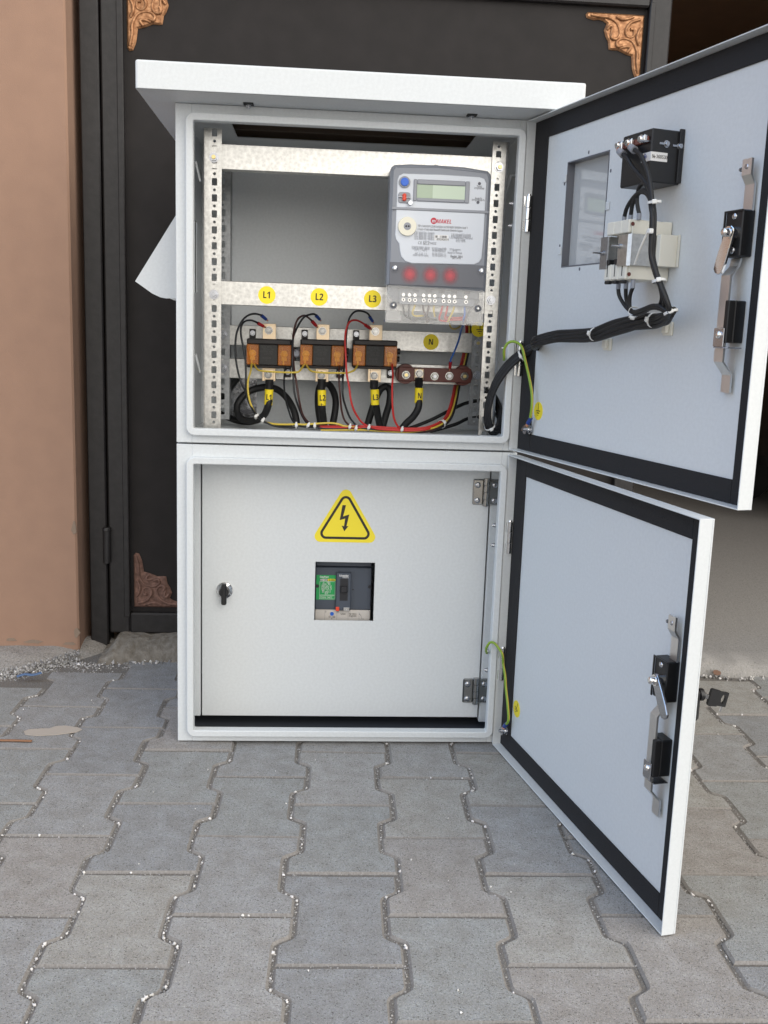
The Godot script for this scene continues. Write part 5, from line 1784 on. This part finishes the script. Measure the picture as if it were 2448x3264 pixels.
	X = Transform3D(Basis.IDENTITY, -V(0.14, 0.788, -0.036))
	for k in [[M.wire_black, [V(0.0875, 0.788, -0.036), V(0.089, 0.775, -0.036), V(0.091, 0.770, -0.040), V(0.105, 0.765, -0.045), V(0.15, 0.764, -0.05)]],
			[M.wire_black, [V(0.098, 0.788, -0.035), V(0.0975, 0.776, -0.033), V(0.099, 0.766, -0.033), V(0.107, 0.762, -0.035), V(0.120, 0.765, -0.038), V(0.135, 0.767, -0.045)]],
			[M.wire_yellow, [V(0.108, 0.788, -0.035), V(0.106, 0.781, -0.033), V(0.104, 0.775, -0.033), V(0.108, 0.769, -0.036), V(0.125, 0.770, -0.042)]],
			[M.wire_brown, [V(0.122, 0.789, -0.035), V(0.123, 0.779, -0.034), V(0.127, 0.769, -0.036), V(0.135, 0.763, -0.045)]],
			[M.wire_brown, [V(0.132, 0.789, -0.035), V(0.131, 0.780, -0.034), V(0.129, 0.768, -0.036), V(0.132, 0.760, -0.045)]],
			[M.wire_yellow, [V(0.141, 0.789, -0.036), V(0.141, 0.779, -0.036), V(0.144, 0.769, -0.042)]],
			[M.wire_red, [V(0.156, 0.789, -0.035), V(0.154, 0.779, -0.033), V(0.151, 0.768, -0.033), V(0.153, 0.763, -0.036), V(0.165, 0.762, -0.040)]],
			[M.wire_red, [V(0.165, 0.789, -0.035), V(0.163, 0.779, -0.033), V(0.161, 0.768, -0.034), V(0.166, 0.7645, -0.038), V(0.198, 0.766, -0.045)]],
			[M.wire_red, [V(0.160, 0.769, -0.042), V(0.180, 0.768, -0.044), V(0.200, 0.7705, -0.046)]],
			[M.wire_yellow, [V(0.176, 0.788, -0.035), V(0.174, 0.779, -0.033), V(0.170, 0.770, -0.034), V(0.166, 0.761, -0.040)]]]:
		var st := S()
		tube(st, k[1], 0.0019, 8, 4)
		part("wire", st, k[0], tail)
	X = Transform3D.IDENTITY
	wire("control_cable", "upper thin black cable crossing behind the wire bundle", M.cable, [V(0.118, 0.551, -0.265), V(0.133, 0.554, -0.270), V(0.170, 0.569, -0.275), V(0.205, 0.587, -0.280), V(0.240, 0.602, -0.300), V(0.266, 0.610, -0.290), V(0.284, 0.617, -0.220), V(0.283, 0.609, -0.130), V(0.282, 0.593, -0.085), V(0.274, 0.578, -0.045)], 0.0036)
	wire("control_cable", "lower thin black cable running to the coil in the cabinet corner", M.cable, [V(0.170, 0.548, -0.265), V(0.191, 0.553, -0.270), V(0.224, 0.563, -0.278), V(0.248, 0.572, -0.298), V(0.264, 0.577, -0.280), V(0.284, 0.591, -0.210), V(0.285, 0.589, -0.150), V(0.283, 0.579, -0.10), V(0.272, 0.571, -0.05)], 0.0036)
	for k in [[V(-0.165, 0.5815, -0.102), V(1, -0.9, 0.4), 0.0050, "cable tie on the yellow wire inside the round cable loop"],
			[V(-0.152, 0.5755, -0.090), V(1, -0.5, 0.3), 0.0052, "cable tie on the yellow wire just outside the round cable loop"],
			[V(-0.093, 0.570, -0.082), V(1, 0, 0), 0.0055, "cable tie on the floor wires between the L1 and L2 cables"],
			[V(-0.072, 0.5705, -0.084), V(1, -0.5, 0), 0.0055, "cable tie where the brown wire joins the floor wires"],
			[V(-0.060, 0.570, -0.084), V(1, 0, 0), 0.0055, "cable tie on the floor wires under the L2 cable"],
			[V(0.003, 0.570, -0.084), V(1, -0.2, 0), 0.0055, "cable tie where the second brown wire meets the floor"],
			[V(0.014, 0.568, -0.080), V(1, -0.2, 0), 0.0058, "cable tie low on the floor wires under the third transformer"],
			[V(0.037, 0.570, -0.082), V(1, -0.3, 0), 0.0056, "cable tie on the red wire under the L3 cable"],
			[V(0.097, 0.568, -0.080), V(1, -0.2, 0), 0.0050, "cable tie on the red wires beside the N cable"],
			[V(0.173, 0.577, -0.110), V(1, 0.5, -1), 0.0080, "cable tie round the red wire bundle in front of the thin cables"]]:
		tie(k[0], k[1], k[2], k[3], 0.006)

func dpt(theta_deg: float, x: float, y: float, z: float) -> Vector3:
	var t := deg_to_rad(theta_deg)
	return Vector3(0.2770 - cos(t) * x - sin(t) * z, y, 0.0084 + sin(t) * x - cos(t) * z)

func U(x: float, y: float, z: float) -> Vector3:
	return dpt(105.79, x, y, z)

func build_door_gear() -> void:
	var up := Transform3D(Basis(Vector3(-cos(deg_to_rad(105.79)), 0, sin(deg_to_rad(105.79))), Vector3.UP, Vector3(-sin(deg_to_rad(105.79)), 0, -cos(deg_to_rad(105.79)))), Vector3(0.2770, 0, 0.0084))
	# black instrument seen from behind
	var g := thing("panel_instrument", "black box instrument with a numbered white sticker on the upper door", "instrument")
	g.transform = Transform3D(up.basis, up * V(0.370, 0.9385, -0.017))
	X = Transform3D(Basis.IDENTITY, -V(0.370, 0.9385, -0.017))
	var st := S()
	box(st, V(0.3370, 0.9385, -0.0168), V(0.4040, 1.0040, 0.0296), 0.0015)
	box(st, V(0.4041, 0.9400, -0.0168), V(0.4075, 1.0060, -0.0100), 0.0005)
	part("case", st, M.black, g)
	st = S()
	box(st, V(0.3390, 0.9870, 0.0297), V(0.3990, 0.9950, 0.0330), 0.001)
	part("terminal_strip", st, M.bakelite, g)
	for x in [0.3440, 0.3670, 0.3960]:
		st = S()
		box(st, V(x - 0.0030, 0.9865, 0.0330), V(x + 0.0030, 0.9965, 0.0375), 0.0008)
		hexbolt(st, V(x - 0.0035, 0.9915, 0.0375), 0.0040, 0.0045)
		part("terminal", st, M.chrome, g)
	for k in [[-0.0090, 0.9853], [0.0110, 0.9863]]:
		st = S()
		cyl(st, V(0.4041, k[1], k[0] - 0.003), V(0.4041, k[1], k[0] + 0.008), 0.0018, -1.0, 10)
		hexbolt(st, V(0.4040, k[1], k[0] - 0.003), 0.0035, 0.004, Vector3.RIGHT)
		part("clamp_screw", st, M.zinc, g)
	st = S()
	cyl(st, V(0.398, 0.9888, 0.030), V(0.398, 0.9880, 0.044), 0.0016, 0.0012, 10)
	part("stud", st, M.zinc, g)
	st = S()
	box(st, V(0.3835, 0.9645, 0.0296), V(0.4041, 0.9755, 0.0299))
	box(st, V(0.4040, 0.9645, 0.0050), V(0.4043, 0.9755, 0.0299))
	var stk := part("number_sticker", st, M.white, g)
	var nt := txt("№ 360530", 0.0042, V(0.4045, 0.9700, 0.0165), M.print, stk, false, 0.0, 0.85, "Droid Serif")
	nt.transform.basis = Basis(Vector3.UP, PI / 2) * nt.transform.basis
	st = S()
	X = X * Transform3D(Basis(Vector3.BACK, PI / 4), V(0.3915, 0.9702, 0.0299))
	plate_ring(st, Vector2(-0.0034, -0.0034), Vector2(0.0034, 0.0034), Vector2(-0.0028, -0.0028), Vector2(0.0028, 0.0028), 0.0, 0.0002)
	box(st, V(-0.0018, -0.0018, 0.0), V(0.0018, 0.0018, 0.0002))
	part("sticker_mark", st, M.lug_blue, stk)
	X = Transform3D.IDENTITY
	# white switch assembly in its sheet metal bracket
	var o := V(0.372, 0.812, -0.017)
	var c := thing("fuse_switch", "cream fuse switch in a galvanised bracket under the black instrument", "fuse switch")
	c.transform = Transform3D(up.basis, up * o)
	X = Transform3D(Basis.IDENTITY, -o)
	var names_at := [0.3430, 0.3605, 0.3780]
	for x: float in names_at:
		st = S()
		box(st, V(x, 0.8755, -0.002), V(x + 0.0172, 0.8925, 0.0480), 0.0012)
		box(st, V(x, 0.8380, -0.002), V(x + 0.0172, 0.8755, 0.0330), 0.0012)
		box(st, V(x, 0.8165, -0.002), V(x + 0.0172, 0.8375, 0.0480), 0.0018)
		var md := part("module", st, M.white_plastic, c)
		st = S()
		box(st, V(x + 0.0060, 0.8370, 0.0340), V(x + 0.0120, 0.8440, 0.0490), 0.0008)
		box(st, V(x + 0.0080, 0.8215, 0.0479), V(x + 0.0094, 0.8370, 0.0484))
		box(st, V(x + 0.0055, 0.8120, 0.0430), V(x + 0.0150, 0.8163, 0.0500), 0.001)
		part("release_clip", st, M.black, md)
	st = S()
	box(st, V(0.3785, 0.8165, -0.0160), V(0.3968, 0.8925, -0.0021), 0.001)
	box(st, V(0.3953, 0.8175, -0.0160), V(0.3972, 0.8915, 0.0440), 0.0006)
	part("base_block", st, M.white_plastic, c)
	for y in [0.8865, 0.8235]:
		st = S()
		cyl(st, V(0.3972, y, 0.0440), V(0.3978, y, 0.0440), 0.0026, -1.0, 14)
		part("rivet", st, M.bakelite, c)
	st = S()
	box(st, V(0.3320, 0.8320, 0.0480), V(0.3500, 0.8740, 0.0492), 0.0004)
	box(st, V(0.3488, 0.8320, 0.0250), V(0.3500, 0.8740, 0.0480), 0.0004)
	part("bracket", st, M.galv_dull, c)
	st = S()
	box(st, V(0.3505, 0.8430, 0.0335), V(0.3770, 0.8700, 0.0350), 0.0008)
	part("bracket_plate", st, M.galv, c)
	st = S()
	box(st, V(0.3760, 0.8340, 0.0490), V(0.3985, 0.8735, 0.0503), 0.0004)
	fac(st, [V(0.3985, 0.8340, 0.0503), V(0.4025, 0.8340, 0.0470), V(0.4025, 0.8740, 0.0470), V(0.3985, 0.8735, 0.0503)], V(1, 0, 1))
	box(st, V(0.4013, 0.8345, -0.0100), V(0.4025, 0.8740, 0.0470), 0.0002)
	part("bracket", st, M.galv, c)
	st = S()
	box(st, V(0.4026, 0.8345, -0.0165), V(0.4170, 0.8750, -0.0150), 0.0003)
	box(st, V(0.4040, 0.8345, -0.0150), V(0.4130, 0.8745, 0.0110), 0.0006)
	part("bracket_foot", st, M.white_plastic, c)
	for k in [[0.3405, 0.8530, 0.0492, 0.016], [0.3820, 0.8590, 0.0503, 0.014]]:
		st = S()
		cyl(st, V(k[0], k[1], k[2]), V(k[0], k[1], k[2] + k[3]), 0.0016, 0.0013, 10)
		cyl(st, V(k[0], k[1], k[2]), V(k[0], k[1], k[2] + 0.0025), 0.0034, -1.0, 6)
		part("bracket_screw", st, M.zinc, c)
	for k in [[0.3700, 0.8925], [0.3850, 0.8925], [0.4040, 0.8925]]:
		st = S()
		cyl(st, V(k[0] - 0.006, 0.8920, 0.036), V(k[0] - 0.006, 0.9000, 0.036), 0.0030, -1.0, 14)
		part("ferrule", st, M.meter_grey, c)
	for k in [0.3680, 0.3860, 0.4020]:
		st = S()
		cyl(st, V(k - 0.006, 0.8170, 0.036), V(k - 0.006, 0.8060, 0.036), 0.0030, -1.0, 14)
		part("ferrule", st, M.meter_grey, c)
	X = Transform3D.IDENTITY
	# black leads from the instrument and the switch, gathered into one harness
	wire("instrument_lead", "black lead on the outer terminal of the black instrument", M.cable, [U(0.3440, 0.9840, 0.038), U(0.366, 0.972, 0.040), U(0.380, 0.960, 0.041), U(0.398, 0.948, 0.042), U(0.417, 0.936, 0.044), U(0.429, 0.922, 0.045), U(0.441, 0.908, 0.046), U(0.447, 0.890, 0.046), U(0.449, 0.862, 0.046), U(0.450, 0.845, 0.046), U(0.460, 0.824, 0.046), U(0.468, 0.810, 0.044), U(0.478, 0.790, 0.040), U(0.480, 0.775, 0.034)], 0.0029, [[M.meter_grey, true]])
	wire("instrument_lead", "black lead on the inner terminal of the black instrument", M.cable, [U(0.3700, 0.9850, 0.038), U(0.397, 0.972, 0.041), U(0.414, 0.957, 0.044), U(0.426, 0.946, 0.047), U(0.436, 0.932, 0.049), U(0.445, 0.915, 0.051), U(0.453, 0.894, 0.053), U(0.455, 0.866, 0.054), U(0.456, 0.846, 0.053), U(0.465, 0.826, 0.051), U(0.474, 0.810, 0.049), U(0.482, 0.795, 0.047), U(0.486, 0.781, 0.043), U(0.476, 0.772, 0.034)], 0.0029, [[M.meter_grey, true]])
	wire("switch_lead", "first black lead out of the top of the fuse switch", M.cable, [U(0.3640, 0.899, 0.036), U(0.372, 0.910, 0.038), U(0.388, 0.920, 0.040), U(0.404, 0.9245, 0.042), U(0.420, 0.922, 0.044), U(0.434, 0.913, 0.046), U(0.443, 0.897, 0.048), U(0.446, 0.862, 0.048), U(0.449, 0.842, 0.048), U(0.459, 0.822, 0.047), U(0.466, 0.806, 0.043), U(0.462, 0.792, 0.036), U(0.448, 0.779, 0.030)], 0.0028)
	wire("switch_lead", "second black lead out of the top of the fuse switch", M.cable, [U(0.3790, 0.899, 0.036), U(0.384, 0.912, 0.038), U(0.396, 0.922, 0.040), U(0.412, 0.926, 0.043), U(0.427, 0.921, 0.046), U(0.440, 0.910, 0.049), U(0.449, 0.893, 0.051), U(0.452, 0.862, 0.051), U(0.454, 0.843, 0.051), U(0.463, 0.823, 0.049), U(0.471, 0.806, 0.046), U(0.472, 0.790, 0.040), U(0.462, 0.777, 0.032)], 0.0028)
	wire("switch_lead", "third black lead rising steeply from the fuse switch", M.cable, [U(0.3980, 0.899, 0.036), U(0.394, 0.914, 0.038), U(0.396, 0.928, 0.039), U(0.406, 0.934, 0.041), U(0.420, 0.933, 0.044), U(0.436, 0.921, 0.048), U(0.447, 0.903, 0.053), U(0.458, 0.885, 0.056), U(0.459, 0.860, 0.056), U(0.460, 0.842, 0.055), U(0.468, 0.825, 0.053), U(0.477, 0.808, 0.051), U(0.486, 0.792, 0.048), U(0.488, 0.778, 0.042), U(0.472, 0.769, 0.032)], 0.0028)
	wire("switch_lead", "first black lead curving down out of the fuse switch", M.cable, [U(0.3620, 0.807, 0.036), U(0.364, 0.796, 0.034), U(0.376, 0.782, 0.030), U(0.392, 0.775, 0.028), U(0.412, 0.777, 0.030), U(0.434, 0.782, 0.033), U(0.456, 0.783, 0.034), U(0.470, 0.776, 0.030), U(0.460, 0.768, 0.024)], 0.0027)
	wire("switch_lead", "second black lead curving down out of the fuse switch", M.cable, [U(0.3800, 0.807, 0.036), U(0.377, 0.793, 0.032), U(0.384, 0.780, 0.030), U(0.400, 0.773, 0.030), U(0.420, 0.775, 0.033), U(0.440, 0.780, 0.036), U(0.460, 0.779, 0.036), U(0.474, 0.771, 0.031), U(0.458, 0.765, 0.025)], 0.0027)
	wire("switch_lead", "third black lead curving down out of the fuse switch", M.cable, [U(0.3960, 0.807, 0.036), U(0.388, 0.795, 0.034), U(0.388, 0.780, 0.032), U(0.402, 0.776, 0.034), U(0.425, 0.779, 0.037), U(0.448, 0.783, 0.038), U(0.466, 0.780, 0.037), U(0.478, 0.772, 0.032)], 0.0027)
	var h := thing("wire_harness", "thick black wire harness sagging from the upper door into the cabinet", "wire harness", "", U(0.26, 0.745, 0.0))
	X = Transform3D(Basis.IDENTITY, -U(0.26, 0.745, 0.0))
	var sp := [U(0.474, 0.776, 0.028), U(0.452, 0.769, 0.020), U(0.424, 0.766, 0.012), U(0.396, 0.766, 0.010), U(0.360, 0.762, 0.010), U(0.318, 0.756, 0.010), U(0.268, 0.746, 0.011), U(0.218, 0.744, 0.013), U(0.165, 0.742, 0.016), U(0.112, 0.731, 0.022), V(0.310, 0.727, 0.045), V(0.294, 0.716, 0.030), V(0.271, 0.695, 0.018), V(0.253, 0.668, 0.008), V(0.242, 0.638, 0.0), V(0.2385, 0.612, -0.006), V(0.2420, 0.591, -0.014), V(0.2520, 0.577, -0.026), V(0.264, 0.576, -0.040), V(0.272, 0.590, -0.060), V(0.272, 0.612, -0.080), V(0.264, 0.630, -0.100), V(0.258, 0.634, -0.13)]
	for i in 9:
		var a := TAU * i / 8.0
		var rr := 0.0062 if i < 8 else 0.0
		var q := []
		for j in sp.size():
			var spread := 1.25 if j in [3, 4, 5, 6] else 1.0
			var tw := a + j * 0.30
			if j == 0:
				spread = 0.6
			q.append(sp[j] + V(0.4 * cos(tw), sin(tw), 0.9 * cos(tw)) * rr * spread * (1.0 + 0.25 * sin(i * 2.4 + j)))
		st = S()
		tube(st, q, 0.0031, 8, 5)
		part("strand", st, M.cable, h)
	X = Transform3D.IDENTITY
	for k in [[U(0.4500, 0.9070, 0.050), V(0.1, -1, 0), 0.0085, "cable tie round the black leads below the black instrument", 0.007],
			[U(0.4700, 0.8120, 0.048), V(0.15, -1, 0.2), 0.0085, "cable tie round the black leads level with the switch's lower ferrules", 0.005],
			[U(0.3960, 0.7760, 0.031), V(-0.2, 0.4, 0.9), 0.0075, "cable tie where the three lower switch leads meet", 0.005],
			[U(0.4800, 0.7750, 0.034), V(0.3, -0.9, 0.2), 0.0090, "cable tie at the sharp bend of the harness", 0.006],
			[U(0.4120, 0.7660, 0.011), V(-0.3, 0.1, -1), 0.0100, "cable tie holding the harness to a cream base on the door", 0.004],
			[U(0.2720, 0.7465, 0.011), V(-0.3, 0.1, -1), 0.0100, "cable tie round the harness in mid door, its end trailing", 0.004],
			[V(0.2865, 0.7085, 0.026), V(-0.8, -0.6, -0.4), 0.0098, "cable tie round the harness where the green and yellow wire passes", 0.004],
			[V(0.2465, 0.583, -0.019), V(0.5, -0.8, -0.4), 0.0098, "cable tie round the harness at the cabinet's lower corner", 0.004]]:
		tie(k[0], k[1], k[2], k[3], k[4])
	# the long loose tie across the leads
	st = S()
	tube(st, [U(0.4590, 0.8700, 0.062), U(0.4480, 0.8530, 0.063), U(0.4330, 0.8330, 0.060)], 0.0021, 6, 4, 0.4)
	X = Transform3D(up.basis, U(0.4620, 0.8710, 0.061))
	box(st, V(-0.004, -0.003, -0.003), V(0.004, 0.003, 0.003), 0.001)
	X = Transform3D.IDENTITY
	solo("cable_tie", st, M.tie, "long slack cable tie slanting across the leads beside the fuse switch", "cable tie", "white cable ties")
	for k in [[0.4080, 0.7560], [0.2650, 0.7330]]:
		st = S()
		X = Transform3D(up.basis, U(k[0], k[1], -0.017))
		box(st, V(-0.010, -0.009, 0.0002), V(0.010, 0.009, 0.0035), 0.001)
		box(st, V(-0.005, -0.006, 0.0036), V(0.005, 0.006, 0.0090), 0.001)
		X = Transform3D.IDENTITY
		solo("tie_base", st, M.white_plastic, "cream stick-on tie base under the harness %s" % ("near its sharp bend" if k[0] > 0.3 else "in mid door"), "tie base")
	# earth leads, green with a yellow stripe, frame to door
	earth_lead("green and yellow earth wire from the frame to the upper door", [V(0.2620, 0.700, -0.004), V(0.2585, 0.704, 0.016), V(0.2565, 0.718, 0.024), V(0.2620, 0.729, 0.028), V(0.2720, 0.731, 0.032), V(0.2830, 0.723, 0.038), U(0.040, 0.697, -0.002), U(0.052, 0.672, -0.004), U(0.060, 0.648, -0.006), U(0.063, 0.625, -0.006), U(0.0560, 0.602, -0.007), U(0.0495, 0.5945, -0.0065)])
	earth_lead("green and yellow earth wire from the frame to the lower door", [V(0.2610, 0.172, -0.008), V(0.2560, 0.184, 0.010), V(0.2560, 0.193, 0.018), V(0.2600, 0.2010, 0.021), V(0.2660, 0.2020, 0.024), V(0.2730, 0.196, 0.028), V(0.2810, 0.184, 0.036), dpt(100.96, 0.024, 0.164, -0.003), dpt(100.96, 0.035, 0.148, -0.003), dpt(100.96, 0.040, 0.126, -0.004), dpt(100.96, 0.050, 0.098, -0.005), dpt(100.96, 0.055, 0.072, -0.006), dpt(100.96, 0.0430, 0.058, -0.0065), dpt(100.96, 0.0345, 0.0495, -0.0065)])
	# key in the lock of the lower door
	var low := Transform3D(Basis(Vector3(-cos(deg_to_rad(100.96)), 0, sin(deg_to_rad(100.96))), Vector3.UP, Vector3(-sin(deg_to_rad(100.96)), 0, -cos(deg_to_rad(100.96)))), Vector3(0.2770, 0, 0.0084))
	var ky := thing("key", "black-headed key left in the lock of the lower door", "key")
	ky.transform = low * Transform3D(Basis(Vector3.UP, -PI / 2) * Basis(Vector3.BACK, 0.30), V(0.543, 0.300, -0.064))
	st = S()
	box(st, V(-0.016, -0.0032, -0.001), V(-0.001, 0.0032, 0.001), 0.0003)
	ky.transform = low * Transform3D(Basis(V(0, 0, 1), V(0, 1, 0), V(-1, 0, 0)) * Basis(Vector3.BACK, 0.22), V(0.543, 0.2985, -0.0600))
	part("key_blade", st, M.steel, ky)
	st = S()
	var head := rrect(Vector2(-0.037, -0.0115), Vector2(-0.013, 0.0115), 0.005)
	holed(st, Vector2(-0.037, -0.0095), Vector2(-0.024, 0.0095), oval(Vector2(-0.031, 0.0005), 0.0035, 0.0062, 18), -0.0022, 0.0022)
	prism(st, PackedVector2Array([Vector2(-0.024, -0.0105), Vector2(-0.0125, -0.0115), Vector2(-0.0105, -0.0095), Vector2(-0.0105, 0.0095), Vector2(-0.0125, 0.0115), Vector2(-0.024, 0.0105)]), -0.0022, 0.0022)
	part("key_head", st, M.black, ky)
	st = S()
	tube(st, [V(-0.0340, -0.004, 0.0), V(-0.0348, -0.010, 0.002), V(-0.0340, -0.016, 0.002)], 0.0008, 6)
	box(st, V(-0.0352, -0.017, 0.001), V(-0.0330, -0.010, 0.0026))
	part("key_tag", st, M.chrome, ky)

func earth_lead(words: String, p: Array) -> void:
	var o := thing("earth_wire", words, "wire", "", p[0])
	X = Transform3D(Basis.IDENTITY, -p[0])
	var st := S()
	tube(st, p, 0.0023, 10, 7)
	part("insulation", st, M.wire_green, o)
	st = S()
	var q := []
	for v: Vector3 in p:
		q.append(v + (V(-0.0568, 0.7367, 1.6845) - v).normalized().rotated(Vector3.UP, 0.9) * 0.0011)
	tube(st, q, 0.0014, 8, 7)
	part("stripe", st, M.wire_yellow, o)
	var e: Vector3 = p[p.size() - 1]
	var w: Vector3 = (p[p.size() - 2] - e).normalized()
	st = S()
	cyl(st, e + w * 0.003, e + w * 0.016, 0.0036, 0.0033, 12)
	part("crimp_sleeve", st, M.lug_blue, o)
	st = S()
	cyl(st, e - w * 0.003, e + w * 0.003, 0.0028, 0.0026, 10)
	part("crimp_tip", st, M.copper, o)
	X = Transform3D.IDENTITY

# ---------------------------------------------------------------- bits lying about
func build_litter() -> void:
	var st := S()
	var p := PackedVector2Array()
	for k in [[-0.042, 0.004], [-0.036, 0.011], [-0.016, 0.013], [-0.004, 0.012], [0.004, 0.020], [0.020, 0.021], [0.040, 0.012], [0.047, 0.004], [0.040, -0.005], [0.010, -0.013], [-0.022, -0.014], [-0.038, -0.008]]:
		p.append(Vector2(k[0], k[1]) * 1.15)
	X = Transform3D(Basis(Vector3.UP, 0.1) * Basis(Vector3.RIGHT, -PI / 2 + 0.02), Vector3.ZERO)
	prism(st, p, 0.0, 0.0012)
	X = Transform3D.IDENTITY
	solo("plaster_flake", st, mat(0.42, 0.37, 0.32, 0.9), "pale beige flake lying on the paving by the cabinet", "flake").position = V(-0.529, 0.0005, -0.042)
	st = S()
	tube(st, [V(-0.028, 0.003, 0.004), V(-0.012, 0.007, 0.0), V(0.004, 0.006, 0.001), V(0.020, 0.009, -0.005)], 0.006, 6, 4, 0.35)
	solo("plastic_scrap", st, mat(0.08, 0.14, 0.26, 0.6), "small blue plastic scrap on the gravel by the wall", "scrap").position = V(-0.640, 0.006, -0.312)
	st = S()
	tube(st, [V(-0.10, 0.0015, 0.0), V(0.0, 0.002, -0.002), V(0.055, 0.002, 0.0)], 0.0030, 6, 4, 0.6)
	solo("wood_splinter", st, mat(0.26, 0.13, 0.07, 0.8), "thin reddish wood splinter in a paving joint", "splinter").position = V(-0.605, 0.001, 0.004)
	st = S()
	p = PackedVector2Array()
	for k in [[-0.016, -0.004], [-0.006, -0.010], [0.008, -0.009], [0.017, 0.000], [0.010, 0.009], [-0.003, 0.011], [-0.013, 0.006]]:
		p.append(Vector2(k[0], k[1]) * 0.75)
	X = Transform3D(Basis(Vector3.UP, 0.5) * Basis(Vector3.RIGHT, -PI / 2 + 0.5), Vector3.ZERO)
	prism(st, p, 0.0, 0.001)
	X = Transform3D.IDENTITY
	solo("dry_leaf", st, mat(0.16, 0.09, 0.06, 0.8), "curled brown leaf at the foot of the concrete slab", "leaf").position = V(0.856, 0.010, -0.372)
